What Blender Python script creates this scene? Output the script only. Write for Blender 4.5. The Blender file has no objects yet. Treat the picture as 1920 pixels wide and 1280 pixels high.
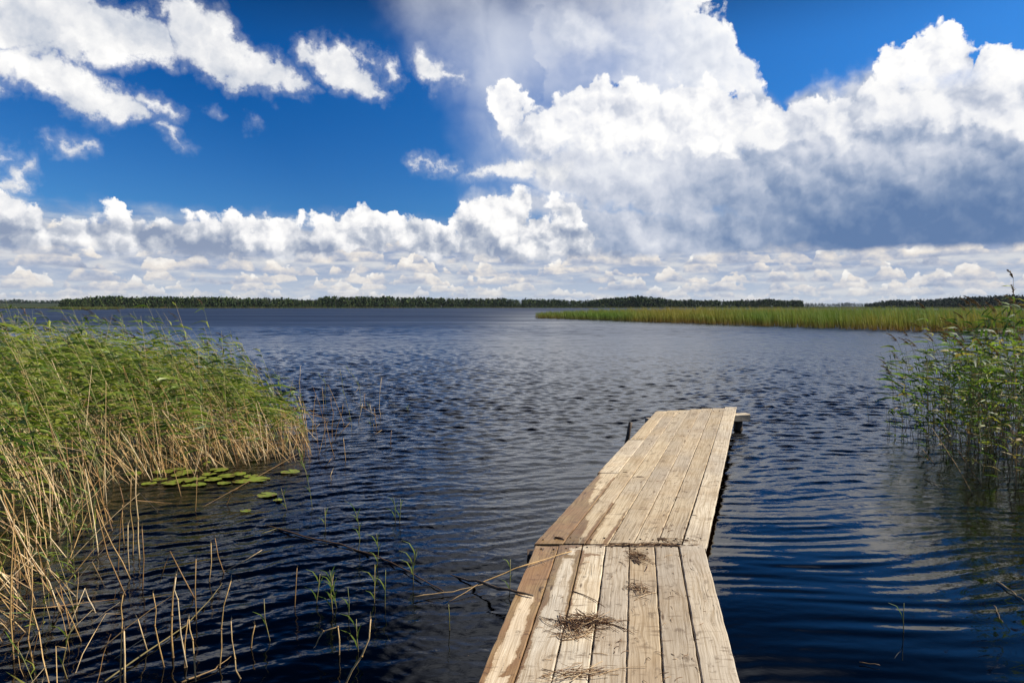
import bpy, bmesh, math, random
from mathutils import Vector, Matrix, Euler
import numpy as np

S = bpy.context.scene
COL = S.collection
R = math.radians

# ------------------------------------------------------------------ camera
F = 1280.0                     # focal length in pixels of the 1920 px wide photograph
HOR = 574.5                    # row of the horizon
CAM_H = 1.95                   # eye height above the water
PITCH = math.atan((640 - HOR) / F)
cam_data = bpy.data.cameras.new("camera")
cam = bpy.data.objects.new("camera", cam_data)
COL.objects.link(cam)
cam_data.sensor_width = 36
cam_data.lens = 36 * F / 1920
cam_data.clip_start = 0.05
cam_data.clip_end = 30000
cam.location = (0, 0, CAM_H)
cam.rotation_euler = (R(90) - PITCH, 0, 0)
S.camera = cam
S.render.resolution_x, S.render.resolution_y = 1024, 682
S.view_settings.view_transform = 'Standard'
S.view_settings.look = 'None'
S.view_settings.exposure = 0.34
S.view_settings.gamma = 1
S.render.film_transparent = False
try:
    S.cycles.max_bounces = 8
    S.cycles.transparent_max_bounces = 24
    S.cycles.caustics_reflective = False
    S.cycles.caustics_refractive = False
except Exception:
    pass

def ray(px, py):
    """world direction through a pixel of the 1920x1280 photograph"""
    x, y = (px - 960) / F, -(py - 640) / F
    c, s = math.cos(PITCH), math.sin(PITCH)
    return Vector((x, c + y * s, -s + y * c))

def on_z(px, py, z=0.0):
    d = ray(px, py)
    t = (z - CAM_H) / d.z
    return Vector((d.x * t, d.y * t, z))

def on_y(px, py, Y):
    d = ray(px, py)
    t = Y / d.y
    return Vector((d.x * t, Y, CAM_H + d.z * t))

# ------------------------------------------------------------------ node helper
class NB:
    """tiny expression builder for shader math"""
    def __init__(s, nt):
        s.nt = nt
    def new(s, t, **kw):
        n = s.nt.nodes.new(t)
        for k, v in kw.items():
            setattr(n, k, v)
        return n
    def _set(s, sock, v):
        if isinstance(v, E):
            s.nt.links.new(v.s, sock)
        elif v is not None:
            if hasattr(v, '__len__') and len(v) == 3 and sock.type == 'RGBA':
                v = (*v, 1)
            sock.default_value = v
    def math(s, op, a, b=None, c=None, clamp=False):
        n = s.new('ShaderNodeMath', operation=op, use_clamp=clamp)
        s._set(n.inputs[0], a); s._set(n.inputs[1], b)
        if c is not None: s._set(n.inputs[2], c)
        return E(s, n.outputs[0])
    def vmath(s, op, a, b=None, scale=None, out=0):
        n = s.new('ShaderNodeVectorMath', operation=op)
        s._set(n.inputs[0], a)
        if b is not None: s._set(n.inputs[1], b)
        if scale is not None: s._set(n.inputs['Scale'], scale)
        return E(s, n.outputs[out])
    def comb(s, x, y, z):
        n = s.new('ShaderNodeCombineXYZ')
        for i, v in enumerate((x, y, z)): s._set(n.inputs[i], v)
        return E(s, n.outputs[0])
    def sep(s, v):
        n = s.new('ShaderNodeSeparateXYZ'); s._set(n.inputs[0], v)
        return [E(s, o) for o in n.outputs]
    def noise(s, v, scale=1, detail=2, rough=0.5, dist=0, color=False, lac=2.0, dim='3D'):
        n = s.new('ShaderNodeTexNoise', noise_dimensions=dim)
        s._set(n.inputs['Vector'], v)
        for k, x in (('Scale', scale), ('Detail', detail), ('Roughness', rough), ('Distortion', dist), ('Lacunarity', lac)):
            s._set(n.inputs[k], x)
        return E(s, n.outputs['Color' if color else 'Fac'])
    def voro(s, v, scale=1, detail=0, rough=0.5, feature='F1', out='Distance', rnd=1.0, smooth=None, dim='3D'):
        n = s.new('ShaderNodeTexVoronoi', feature=feature, voronoi_dimensions=dim)
        s._set(n.inputs['Vector'], v); s._set(n.inputs['Scale'], scale)
        if 'Detail' in n.inputs: s._set(n.inputs['Detail'], detail); s._set(n.inputs['Roughness'], rough)
        if smooth is not None and 'Smoothness' in n.inputs: s._set(n.inputs['Smoothness'], smooth)
        s._set(n.inputs['Randomness'], rnd)
        return E(s, n.outputs[out])
    def mapr(s, v, a, b, c=0.0, d=1.0, mode='SMOOTHSTEP'):
        n = s.new('ShaderNodeMapRange', interpolation_type=mode)
        for k, x in zip(('Value', 'From Min', 'From Max', 'To Min', 'To Max'), (v, a, b, c, d)):
            s._set(n.inputs[k], x)
        return E(s, n.outputs[0])
    def mix(s, f, a, b, blend='MIX', clamp=True):
        n = s.new('ShaderNodeMix', data_type='RGBA', blend_type=blend, clamp_factor=clamp)
        s._set(n.inputs[0], f); s._set(n.inputs[6], a); s._set(n.inputs[7], b)
        return E(s, n.outputs[2])
    def fmix(s, f, a, b):
        n = s.new('ShaderNodeMix', data_type='FLOAT')
        s._set(n.inputs[0], f); s._set(n.inputs[2], a); s._set(n.inputs[3], b)
        return E(s, n.outputs[0])
    def ramp(s, f, stops, interp='LINEAR'):
        n = s.new('ShaderNodeValToRGB'); s._set(n.inputs[0], f)
        cr = n.color_ramp; cr.interpolation = interp
        while len(cr.elements) < len(stops): cr.elements.new(0.5)
        for e, (p, c) in zip(cr.elements, stops):
            e.position = p; e.color = (*c, 1) if len(c) == 3 else c
        return E(s, n.outputs[0])
    def curve(s, f, pts):
        """piecewise function given as (x, y) points, any range"""
        x0, x1 = pts[0][0], pts[-1][0]
        ys = [p[1] for p in pts]; y0, y1 = min(ys), max(ys)
        if y1 - y0 < 1e-9: y1 = y0 + 1
        n = s.new('ShaderNodeFloatCurve')
        cv = n.mapping.curves[0]
        q = [((p[0] - x0) / (x1 - x0), (p[1] - y0) / (y1 - y0)) for p in pts]
        cv.points[0].location = q[0]; cv.points[1].location = q[-1]
        for a in q[1:-1]: cv.points.new(*a)
        n.mapping.update()
        s._set(n.inputs['Value'], (f - x0) * (1 / (x1 - x0)))
        return E(s, n.outputs[0]) * (y1 - y0) + y0

class E:
    def __init__(s, nb, sock): s.nb, s.s = nb, sock
    def __add__(s, o): return s.nb.math('ADD', s, o)
    __radd__ = __add__
    def __sub__(s, o): return s.nb.math('SUBTRACT', s, o)
    def __rsub__(s, o): return s.nb.math('SUBTRACT', o, s)
    def __mul__(s, o): return s.nb.math('MULTIPLY', s, o)
    __rmul__ = __mul__
    def __truediv__(s, o): return s.nb.math('DIVIDE', s, o)
    def mx(s, o): return s.nb.math('MAXIMUM', s, o)
    def mn(s, o): return s.nb.math('MINIMUM', s, o)
    def cl(s): return s.nb.math('ADD', s, 0.0, clamp=True)

def lin(r, g, b):
    f = lambda c: (c / 255 / 12.92) if c / 255 <= 0.04045 else ((c / 255 + 0.055) / 1.055) ** 2.4
    return (f(r), f(g), f(b))

# ------------------------------------------------------------------ sun
SUN_AZ, SUN_EL = 82.0, 41.0           # degrees to the right of the view, degrees up
sun_dir = Vector((math.sin(R(SUN_AZ)) * math.cos(R(SUN_EL)), math.cos(R(SUN_AZ)) * math.cos(R(SUN_EL)), math.sin(R(SUN_EL))))
sl = bpy.data.lights.new("sun", 'SUN')
sl.energy = 4.9
sl.angle = R(0.53)
sl.color = (1.0, 0.93, 0.82)
sun = bpy.data.objects.new("sun", sl)
COL.objects.link(sun)
sun.rotation_euler = sun_dir.to_track_quat('Z', 'Y').to_euler()
sun.location = (20, 0, 30)

# ------------------------------------------------------------------ world: Nishita sky and clouds as a function of direction
world = bpy.data.worlds.new("World")
S.world = world
world.use_nodes = True
world.cycles.sampling_method = 'MANUAL'
world.cycles.sample_map_resolution = 256
nt = world.node_tree
nt.nodes.clear()
nb = NB(nt)
tc = nb.new('ShaderNodeTexCoord')
D = nb.vmath('NORMALIZE', E(nb, tc.outputs['Generated']))
dx, dy, dz = nb.sep(D)
K = 1280.0
U = nb.math('ARCTAN2', dx, dy) * K
V = nb.math('ARCSINE', dz) * K

def PUV(px, py):
    d = ray(px, py).normalized()
    return (math.atan2(d.x, d.y) * K, math.asin(d.z) * K, 0.0)

sky = nb.new('ShaderNodeTexSky', sky_type='NISHITA')
sky.sun_disc = False
sky.sun_elevation = R(SUN_EL)
sky.sun_rotation = R(SUN_AZ)
sky.air_density = 1.0; sky.dust_density = 0.3; sky.ozone_density = 3.0
blue0 = E(nb, sky.outputs[0])
# polarising filter: deep blue a quarter turn away from the sun
sc = nb.vmath('DOT_PRODUCT', D, tuple(sun_dir), out=1)
pol = nb.mapr(nb.math('ABSOLUTE', sc), 0.0, 0.75, 0.0, 1.0, 'LINEAR')
tint = nb.mix(pol, (0.015, 0.30, 0.68), (0.16, 0.56, 0.98))
blue = nb.mix(1.0, blue0, tint, 'MULTIPLY')
blue = nb.mix(nb.mapr(V, 415, 620, 0.0, 1.0), blue, nb.mix(1.0, blue, (0.20, 0.22, 0.24), 'MULTIPLY'))  # sky above the view darkened to dim its reflection in the near water
blue = nb.mix(nb.mapr(V, 0, 420, 0.45, 0.0), blue, nb.mix(1.0, blue0, (0.45, 0.62, 0.8), 'MULTIPLY'))

# domain warps
w1 = nb.vmath('SUBTRACT', nb.noise(D, 11, 3, 0.5, color=True), (0.5, 0.5, 0.5))
w2 = nb.vmath('SUBTRACT', nb.noise(D, 42, 5, 0.62, color=True), (0.5, 0.5, 0.5))
def warp(a1, a2):
    w = nb.vmath('ADD', nb.vmath('SCALE', w1, scale=a1), nb.vmath('SCALE', w2, scale=a2))
    x, y, z = nb.sep(w)
    return nb.comb(U + x, V + y, 0.0)
PW = warp(64, 52)
PS = warp(140, 25)

def capsules(P, caps):
    out = None
    for c in caps:
        if len(c) == 3:
            c = (c[0], c[1], c[2], c[0] + 1, c[1], c[2])
        x0, y0, r0, x1, y1, r1 = c
        a = Vector(PUV(x0, y0)); b = Vector(PUV(x1, y1)); ba = b - a
        pa = nb.vmath('SUBTRACT', P, tuple(a))
        h = (nb.vmath('DOT_PRODUCT', pa, tuple(ba / ba.dot(ba)), out=1)).cl()
        dist = nb.vmath('LENGTH', nb.vmath('SUBTRACT', pa, nb.vmath('SCALE', tuple(ba), scale=h)), out=1)
        sdf = (h * (r1 - r0) + r0) - dist
        out = sdf if out is None else out.mx(sdf)
    return out

# billow relief, sampled twice for light coming from the upper right
def billow(vec, sc_, det=3):
    return nb.voro(vec, sc_ / K, det, 0.5, 'F1', dim='2D')
PB = warp(0, 34)
b0 = billow(PB, 14); b1 = billow(nb.vmath('ADD', PB, (8.0, 11.0, 0.0)), 14)
relief = (b1 - b0) * 1.6               # >0 on faces turned to the light
Dw = nb.vmath('ADD', D, nb.vmath('SCALE', w2, scale=0.022))
fb = nb.noise(Dw, 26, 6, 0.58) - 0.5
fine = nb.noise(D, 95, 5, 0.6) - 0.5
soft = (nb.noise(nb.vmath('ADD', Dw, (0.011, 0.0, 0.016)), 15, 5, 0.55) - nb.noise(Dw, 15, 5, 0.55))   # broad light and shade
big = nb.noise(nb.vmath('ADD', D, nb.vmath('SCALE', w1, scale=0.08)), 6, 3, 0.5) - 0.5

WHITE = (1.0, 0.99, 0.975)
def cloudcol(t, dark=lin(138, 152, 178), mid=lin(200, 205, 216)):
    return nb.ramp(t.cl(), [(0.0, dark), (0.38, mid), (0.72, lin(238, 238, 240)), (1.0, WHITE)])

# --- rows of small cumulus towards the horizon, each row with its own flat base, nearer rows higher up
strip = nb.mix(nb.mapr(V, 0, 100), lin(180, 192, 208), lin(144, 160, 190))
vague = nb.noise(nb.comb(U * 0.011, V * 0.045, 2.0), 1.0, 4, 0.55)
strip = nb.mix(nb.mapr(vague, 0.40, 0.66), strip, lin(206, 208, 212))
for k_, (V0, s_, hz_) in enumerate([(7, 15, .62), (17, 20, .45), (29, 27, .28), (43, 33, .15), (60, 40, .06), (80, 46, .0), (99, 50, 0.)]):
    prof = nb.noise(nb.comb(U * (0.50 / s_), 3.3 * k_, 0.5), 1.0, 3, 0.55, dim='2D')
    nn = nb.noise(nb.comb(U * (1.15 / s_), V * (1.9 / s_), 7.7 * k_), 1.0, 5, 0.62) - 0.5
    wav = nb.noise(nb.comb(U * (0.22 / s_), 9.1 * k_, 1.5), 1.0, 1, 0.5, dim='2D') - 0.5
    h_ = V - V0 - wav * s_ * 0.55
    top_ = (prof - 0.41) * (s_ * 3.5)
    a_ = nb.mapr(top_ - h_ + nn * s_ * 1.15, -0.5, s_ * 0.13) * nb.mapr(h_ + nn * s_ * 0.25, -2.5, 2.0)
    t_ = (h_ * (0.62 / s_) + 0.30 + nn * 0.95 + relief * 0.22 + soft * 0.8).cl()
    c_ = nb.ramp(t_, [(0.0, lin(128, 142, 170)), (0.28, lin(170, 178, 196)), (0.55, lin(224, 218, 212)), (0.9, lin(255, 251, 243))])
    strip = nb.mix(a_ * (1 - hz_), strip, c_)
strip_a = nb.mapr(V + fb * 60.0, 178, 120, 0.0, 1.0)

# --- bank of cumulus along the horizon
bank_caps = [(-700, 470, 60, -260, 470, 55), (-200, 440, 40, -60, 436, 46), (10, 412, 34, 40, 430, 44), (235, 430, 30, 250, 450, 40),
             (120, 458, 40, 330, 460, 42), (330, 455, 44, 560, 450, 42), (440, 430, 26), (560, 448, 38, 700, 445, 44), (690, 430, 30),
             (770, 450, 36, 830, 445, 32), (880, 420, 34, 960, 400, 36), (1040, 396, 26, 1075, 402, 20), (900, 455, 44, 1080, 460, 40), (1160, 482, 12, 1280, 486, 8), (2100, 440, 60, 2800, 440, 70)]
sB = capsules(PW, bank_caps)
dB = sB + 3.0 + fb * 14.0 + relief * 20
aB = nb.mapr(dB, 0.5, 9.0) * nb.mapr(V + fb * 50, 72, 104)
topB = nb.mapr(V + fb * 80 + big * 90, 92, 168)
tB = topB * 0.60 + relief * 0.70 + soft * 2.0 + big * 0.7 + 0.19 + fine * 0.18 + nb.mapr(sB, 0, 22, 0.14, 0.0)
cB = cloudcol(tB, lin(140, 154, 180), lin(190, 196, 208))

# --- tall soft tower behind, centre
tower_caps = [(1030, -60, 80, 1290, -30, 56), (1080, 60, 90, 1320, 110, 76), (1060, 190, 60), (1388, 130, 40, 1420, 215, 30), (1180, -300, 200, 1280, -120, 100)]
sT = capsules(PW, tower_caps)
dT = sT - 5.0 + fb * 24.0 + relief * 14
xr = nb.mapr(U + big * 260, -60, 330)
aT = nb.mapr(dT, -2.0, 9.0) * xr.mx(nb.mapr(sT + big * 60, 0, 95) * 0.9)
tT = soft * 0.9 + 0.68 + big * 0.3 + fine * 0.05 + nb.mapr(sT, 0, 40, 0.28, 0.0) * xr + relief * 0.2
cT = nb.ramp(tT.cl(), [(0.0, lin(150, 168, 202)), (0.40, lin(196, 204, 220)), (0.70, lin(232, 235, 242)), (1.0, WHITE)])

# --- grey mass, centre right, with a flat shaded base
mass_caps = [(1040, 330, 60, 1400, 340, 80), (900, 400, 20, 1100, 420, 60), (1500, 340, 110, 2100, 340, 120), (1150, 430, 60, 2000, 430, 50), (2100, 300, 170, 2500, 330, 150), (1000, 250, 50, 1400, 250, 60), (1540, 262, 70, 1660, 240, 86), (1660, 240, 86, 2100, 240, 110)]
sM = capsules(PS, mass_caps)
aM = nb.mapr(sM + fb * 40 + relief * 14, -14.0, 30.0) * nb.mapr(V + fb * 22 + big * 14, 86, 99)
baseD = nb.mapr(V + big * 80, 92, 300)
xd = nb.mapr(U + big * 240 + (V - 100) * 0.7, 260, 640)
tM = nb.fmix(xd, 0.50 + soft * 1.1 + big * 0.5 + baseD * 0.28, baseD * 0.60 + soft * 0.65 + big * 0.4 - 0.02 + relief * baseD * 0.3) + fine * 0.05 + relief * 0.10
cM = nb.ramp(tM.cl(), [(0.0, lin(96, 124, 166)), (0.2, lin(126, 147, 180)), (0.42, lin(168, 180, 202)), (0.66, lin(208, 213, 225)), (1.0, lin(246, 247, 249))])

# --- white billows: the arc in the centre and the heads of the right cloud
head_caps = [(955, 190, 44, 960, 215, 44), (1010, 250, 50, 1130, 215, 66), (1140, 225, 78, 1330, 230, 74), (1340, 230, 70, 1450, 260, 44), (930, 318, 16, 1060, 326, 22), (930, 322, 12, 775, 303, 7),
            (1470, 240, 40, 1640, 225, 46), (1640, 190, 36), (1695, 125, 46, 1760, 120, 56), (1850, 145, 56, 2100, 140, 60), (1680, 205, 52, 1960, 205, 56), (2000, 200, 90, 2500, 200, 120)]
sH = capsules(PW, head_caps)
dH = sH - 8.0 + fb * 24.0 + relief * 20
aH = nb.mapr(dH, -1.0, 7.0)
lowH = nb.mapr(sH + relief * 30 + fb * 30, -8, 46)
aH = aH * nb.mapr(V + big * 130 + fb * 70 - nb.mapr(U, 380, 700, 0.0, 34.0), 250, 320, 0.0, 1.0).mx(nb.mapr(dH, 2, 26) * nb.fmix(nb.mapr(U, 380, 420), 1.0, 0.75))
tH = relief * 0.55 + soft * 1.9 + 0.84 + fine * 0.06 + big * 0.35
cH = nb.ramp(tH.cl(), [(0.0, lin(160, 174, 200)), (0.40, lin(204, 209, 221)), (0.72, lin(238, 239, 243)), (1.0, WHITE)])

# --- soft veil at the left of the tower
veil_caps = [(860, -60, 60, 940, 150, 60), (950, 60, 80, 960, 260, 50), (920, 250, 30, 960, 330, 30), (1500, -300, 60, 900, -260, 130)]
sV = capsules(PS, veil_caps)
aV = nb.mapr(sV + big * 200 + fb * 50, -90, 115, 0.0, 0.82)

# --- broken clouds, upper left
left_caps = [(-300, -10, 80, 120, 30, 52), (120, 40, 50, 300, 80, 34), (-80, 120, 10, 200, 82, 18), (355, 30, 34, 380, 60, 44), (370, 75, 44, 440, 115, 34), (440, 115, 32, 575, 165, 13),
             (20, 125, 26, 120, 155, 36), (120, 155, 36, 215, 200, 30), (215, 200, 24, 262, 215, 14), (265, 192, 14, 322, 212, 8), (300, 240, 4, 358, 285, 4),
             (575, 105, 18, 640, 120, 34), (640, 125, 34, 725, 178, 8), (665, 95, 6, 705, 118, 7), (728, 130, 8, 738, 145, 8), (790, 118, 16, 815, 140, 22), (830, 140, 12, 862, 150, 7),
             (120, 276, 9, 180, 282, 6), (88, 268, 4), (0, 295, 4, 22, 290, 4), (0, 350, 13, 25, 338, 10), (30, 325, 9, 62, 302, 7), (-60, 392, 26, 20, 380, 10),
             (0, 175, 10), (400, 208, 3), (466, 220, 2), (775, 302, 6, 850, 312, 9), (880, 332, 9, 960, 318, 20), (960, 318, 20, 1060, 328, 16)]
sA = capsules(PW, left_caps)
dA = sA + fb * 26.0 + fine * 16
aA = nb.mapr(dA, -5.0, 13.0)
aAh = nb.mapr(dA, -16.0, 8.0, 0.0, 0.25)
tA = relief * 0.14 + soft * 1.5 + 0.74 + big * 0.4 + nb.mapr(sA, 0, 40, 0.0, 0.06) + fine * 0.03
cA = nb.ramp(tA.cl(), [(0.0, lin(140, 160, 196)), (0.40, lin(190, 198, 212)), (0.75, lin(232, 233, 236)), (1.0, WHITE)])

BG_STRENGTH = 0.10
def bg(c, strength=1.0):
    n = nb.new('ShaderNodeBackground'); nb._set(n.inputs[0], c); n.inputs[1].default_value = strength
    return n.outputs[0]
def over(a, below, above):
    n = nb.new('ShaderNodeMixShader'); nb._set(n.inputs[0], a)
    nt.links.new(below, n.inputs[1]); nt.links.new(above, n.inputs[2])
    return n.outputs[0]
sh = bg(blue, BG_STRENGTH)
CB = 0.82
sh = over(aV, sh, bg(nb.mix(nb.mapr(V, 180, 420), lin(188, 200, 222), lin(222, 227, 238)), CB))
sh = over(aT, sh, bg(cT, CB))
sh = over(strip_a, sh, bg(strip, CB * 1.06))
sh = over(aM, sh, bg(cM, CB))
sh = over(aH, sh, bg(cH, CB))
sh = over(aB, sh, bg(cB, CB))
sh = over(aAh.mx(aA), sh, bg(cA, CB))
sh = over(nb.mapr(V, -14, 0, 1.0, 0.0), sh, bg((0.05, 0.06, 0.07)))
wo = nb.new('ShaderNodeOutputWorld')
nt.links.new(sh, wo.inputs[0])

# =================================================================== helpers
class MB:
    """collects faces and links them as one mesh object"""
    def __init__(s):
        s.v = []; s.f = []; s.m = []; s.c = []; s.uv = None
    def add(s, vs, fs, mat=0, tint=0.5):
        o = len(s.v)
        s.v.extend(vs); s.c.extend([tint] * len(vs))
        s.f.extend([tuple(i + o for i in f) for f in fs]); s.m.extend([mat] * len(fs))
    def tube(s, pts, rads, n=4, mat=0, tint=0.5, cap=True):
        pts = [Vector(p) for p in pts]
        vs = []; fs = []
        up = Vector((0.13, 0.97, 0.2))
        for i, p in enumerate(pts):
            t = (pts[min(i + 1, len(pts) - 1)] - pts[max(i - 1, 0)])
            if t.length < 1e-9: t = Vector((0, 0, 1))
            t.normalize()
            a = t.cross(up)
            if a.length < 1e-3: a = t.cross(Vector((1, 0, 0)))
            a.normalize(); b = t.cross(a)
            for k in range(n):
                w = 2 * math.pi * k / n
                vs.append(p + (a * math.cos(w) + b * math.sin(w)) * rads[i])
        for i in range(len(pts) - 1):
            for k in range(n):
                fs.append((i * n + k, i * n + (k + 1) % n, (i + 1) * n + (k + 1) % n, (i + 1) * n + k))
        if cap:
            fs.append(tuple(range(n - 1, -1, -1))); fs.append(tuple((len(pts) - 1) * n + k for k in range(n)))
        s.add(vs, fs, mat, tint)
    def ribbon(s, pts, widths, side, mat=0, tint=0.5):
        vs = []; fs = []
        for i, (p, w) in enumerate(zip(pts, widths)):
            sd = side[i] if isinstance(side, list) else side
            vs.append(p - sd * w * 0.5); vs.append(p + sd * w * 0.5)
        for i in range(len(pts) - 1):
            fs.append((2 * i, 2 * i + 1, 2 * i + 3, 2 * i + 2))
        s.add(vs, fs, mat, tint)
    def mesh(s, name, mats):
        me = bpy.data.meshes.new(name)
        me.from_pydata([tuple(v) for v in s.v], [], s.f)
        for m in mats: me.materials.append(m)
        me.polygons.foreach_set('material_index', s.m)
        at = me.attributes.new('tint', 'FLOAT', 'POINT')
        at.data.foreach_set('value', s.c)
        me.update()
        return me
    def build(s, name, mats, parent=None):
        if not isinstance(mats, (list, tuple)): mats = [mats]
        o = bpy.data.objects.new(name, s.mesh(name, mats))
        COL.objects.link(o)
        if parent: o.parent = parent
        return o

def smooth(o):
    o.data.polygons.foreach_set('use_smooth', [True] * len(o.data.polygons))
    return o

def tag(o, label=None, cat=None, group=None, kind=None):
    if label: o['label'] = label
    if cat: o['category'] = cat
    if group: o['group'] = group
    if kind: o['kind'] = kind
    return o

def empty(name, loc=(0, 0, 0)):
    o = bpy.data.objects.new(name, None); COL.objects.link(o)
    o.location = loc; o.empty_display_size = 0.1
    return o

def copy_thing(src, loc, rz=0.0, sc=1.0):
    r = src.copy(); COL.objects.link(r); r.location = loc; r.rotation_euler = (0, 0, rz); r.scale = (sc, sc, sc)
    for ch in src.children:
        c = ch.copy(); COL.objects.link(c); c.parent = r
    return r

def material(name):
    m = bpy.data.materials.new(name); m.use_nodes = True
    m.node_tree.nodes.clear()
    return m, NB(m.node_tree)

def finish(n, bsdf_out, disp=None):
    o = n.new('ShaderNodeOutputMaterial')
    n.nt.links.new(bsdf_out, o.inputs[0])
    if disp is not None: n.nt.links.new(disp, o.inputs[2])

def principled(n, color, rough=0.6, normal=None, spec=0.5, **kw):
    p = n.new('ShaderNodeBsdfPrincipled')
    n._set(p.inputs['Base Color'], color); n._set(p.inputs['Roughness'], rough)
    n._set(p.inputs['Specular IOR Level'], spec)
    if normal is not None: n._set(p.inputs['Normal'], normal)
    for k, v in kw.items(): n._set(p.inputs[k.replace('_', ' ')], v)
    return p.outputs[0]

def bump(n, h, strength=0.5, dist=0.01):
    b = n.new('ShaderNodeBump'); n._set(b.inputs['Height'], h)
    b.inputs['Strength'].default_value = strength; b.inputs['Distance'].default_value = dist
    return E(n, b.outputs[0])

def attr(n, name):
    a = n.new('ShaderNodeAttribute', attribute_name=name)
    return E(n, a.outputs['Fac'])
def position(n):
    g = n.new('ShaderNodeNewGeometry'); return E(n, g.outputs['Position'])
def orand(n):
    g = n.new('ShaderNodeObjectInfo'); return E(n, g.outputs['Random'])

def poly_in(poly, x, y):
    c = False; j = len(poly) - 1
    for i in range(len(poly)):
        xi, yi = poly[i]; xj, yj = poly[j]
        if (yi > y) != (yj > y) and x < (xj - xi) * (y - yi) / (yj - yi) + xi: c = not c
        j = i
    return c
def poly_dist(poly, x, y):
    best = 1e9; j = len(poly) - 1
    for i in range(len(poly)):
        ax, ay = poly[j]; bx, by = poly[i]
        dx_, dy_ = bx - ax, by - ay
        h = max(0, min(1, ((x - ax) * dx_ + (y - ay) * dy_) / (dx_ * dx_ + dy_ * dy_)))
        best = min(best, math.hypot(x - ax - dx_ * h, y - ay - dy_ * h)); j = i
    return best

# =================================================================== materials
def leaf_mat(name, stops, transl=0.45, gloss=0.35):
    m, n = material(name)
    t = (attr(n, 'tint') + (orand(n) - 0.5) * 0.25).cl()
    P = position(n)
    streak = n.noise(P, 9, 3, 0.6)
    c = n.ramp((t * 0.8 + streak * 0.25).cl(), stops)
    a = n.nt.nodes.new('ShaderNodeBsdfTranslucent'); n._set(a.inputs[0], n.mix(1.0, c, (1.15, 1.2, 0.6), 'MULTIPLY', clamp=False))
    mx = n.new('ShaderNodeMixShader'); mx.inputs[0].default_value = transl
    n.nt.links.new(principled(n, c, gloss, spec=0.5), mx.inputs[1]); n.nt.links.new(a.outputs[0], mx.inputs[2])
    finish(n, mx.outputs[0])
    return m
M_LEAF = leaf_mat('reed_leaf_green', [(0.0, (0.022, 0.055, 0.012)), (0.35, (0.085, 0.15, 0.018)), (0.7, (0.20, 0.28, 0.032)), (0.92, (0.34, 0.37, 0.06)), (1.0, (0.40, 0.29, 0.10))], 0.34, 0.45)
M_LEAFR = leaf_mat('reed_leaf_mixed', [(0.0, (0.03, 0.06, 0.015)), (0.45, (0.09, 0.17, 0.025)), (0.72, (0.22, 0.33, 0.06)), (0.90, (0.36, 0.30, 0.09)), (1.0, (0.42, 0.19, 0.06))], 0.45, 0.55)
M_PLUME = leaf_mat('reed_plume_brown', [(0.0, (0.06, 0.035, 0.025)), (0.5, (0.13, 0.075, 0.05)), (1.0, (0.28, 0.2, 0.13))], 0.35, 0.9)

def stalk_mat(name, stops, base_dark=True):
    m, n = material(name)
    t = (attr(n, 'tint') + (orand(n) - 0.5) * 0.2).cl()
    P = position(n)
    x, y, z = n.sep(P)
    c = n.ramp(t, stops)
    nz = n.noise(P, 30, 3, 0.6)
    c = n.mix(n.mapr(nz, 0.45, 0.75, 0, 0.55), c, (0.26, 0.13, 0.06))
    # sodden foot of the stalk where it stands in the water
    c = n.mix(n.mapr(z + nz * 0.1, 0.03, 0.14, 0.75, 0.0), c, (0.075, 0.045, 0.022))
    finish(n, principled(n, c, 0.5, spec=0.4))
    return m
M_DRY = stalk_mat('dry_reed_straw', [(0.0, (0.12, 0.055, 0.02)), (0.35, (0.34, 0.19, 0.065)), (0.75, (0.60, 0.39, 0.15)), (1.0, (0.80, 0.62, 0.36))])
M_STEM = stalk_mat('reed_stem', [(0.0, (0.10, 0.13, 0.03)), (0.5, (0.20, 0.22, 0.06)), (0.8, (0.36, 0.30, 0.11)), (1.0, (0.46, 0.33, 0.14))])
M_STEMR = stalk_mat('reed_stem_golden', [(0.0, (0.09, 0.08, 0.03)), (0.5, (0.22, 0.18, 0.06)), (0.8, (0.40, 0.25, 0.10)), (1.0, (0.52, 0.34, 0.15))])  # golden brown stems of the right clump

# =================================================================== lake bed and land as one ground sheet
def shore_r(az):                       # distance of the far shore in each direction
    return 835 + 40 * np.sin(az * 5 + 1.0) + 22 * np.sin(az * 13 + 2)
def polar(azs, rs):
    A, RR = np.meshgrid(azs, rs)
    return RR * np.sin(A), RR * np.cos(A), A, RR
def grid_mesh(name, X, Y, Z, mat, closed=False):
    nr, na = X.shape
    co = np.stack([X, Y, Z], -1).reshape(-1, 3).astype(np.float32)
    i = np.arange(nr - 1)[:, None]; j = np.arange(na - 1 if not closed else na)[None, :]
    j2 = (j + 1) % na
    q = np.stack([i * na + j, i * na + j2, (i + 1) * na + j2, (i + 1) * na + j], -1).reshape(-1, 4)
    q = q[:, ::-1]
    me = bpy.data.meshes.new(name)
    me.vertices.add(len(co)); me.vertices.foreach_set('co', co.ravel())
    me.loops.add(q.size); me.loops.foreach_set('vertex_index', q.ravel().astype(np.int32))
    me.polygons.add(len(q)); me.polygons.foreach_set('loop_start', np.arange(0, q.size, 4, dtype=np.int32))
    me.polygons.foreach_set('use_smooth', np.ones(len(q), dtype=bool))
    me.update(calc_edges=True); me.validate()
    me.materials.append(mat)
    o = bpy.data.objects.new(name, me); COL.objects.link(o)
    return o

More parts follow.
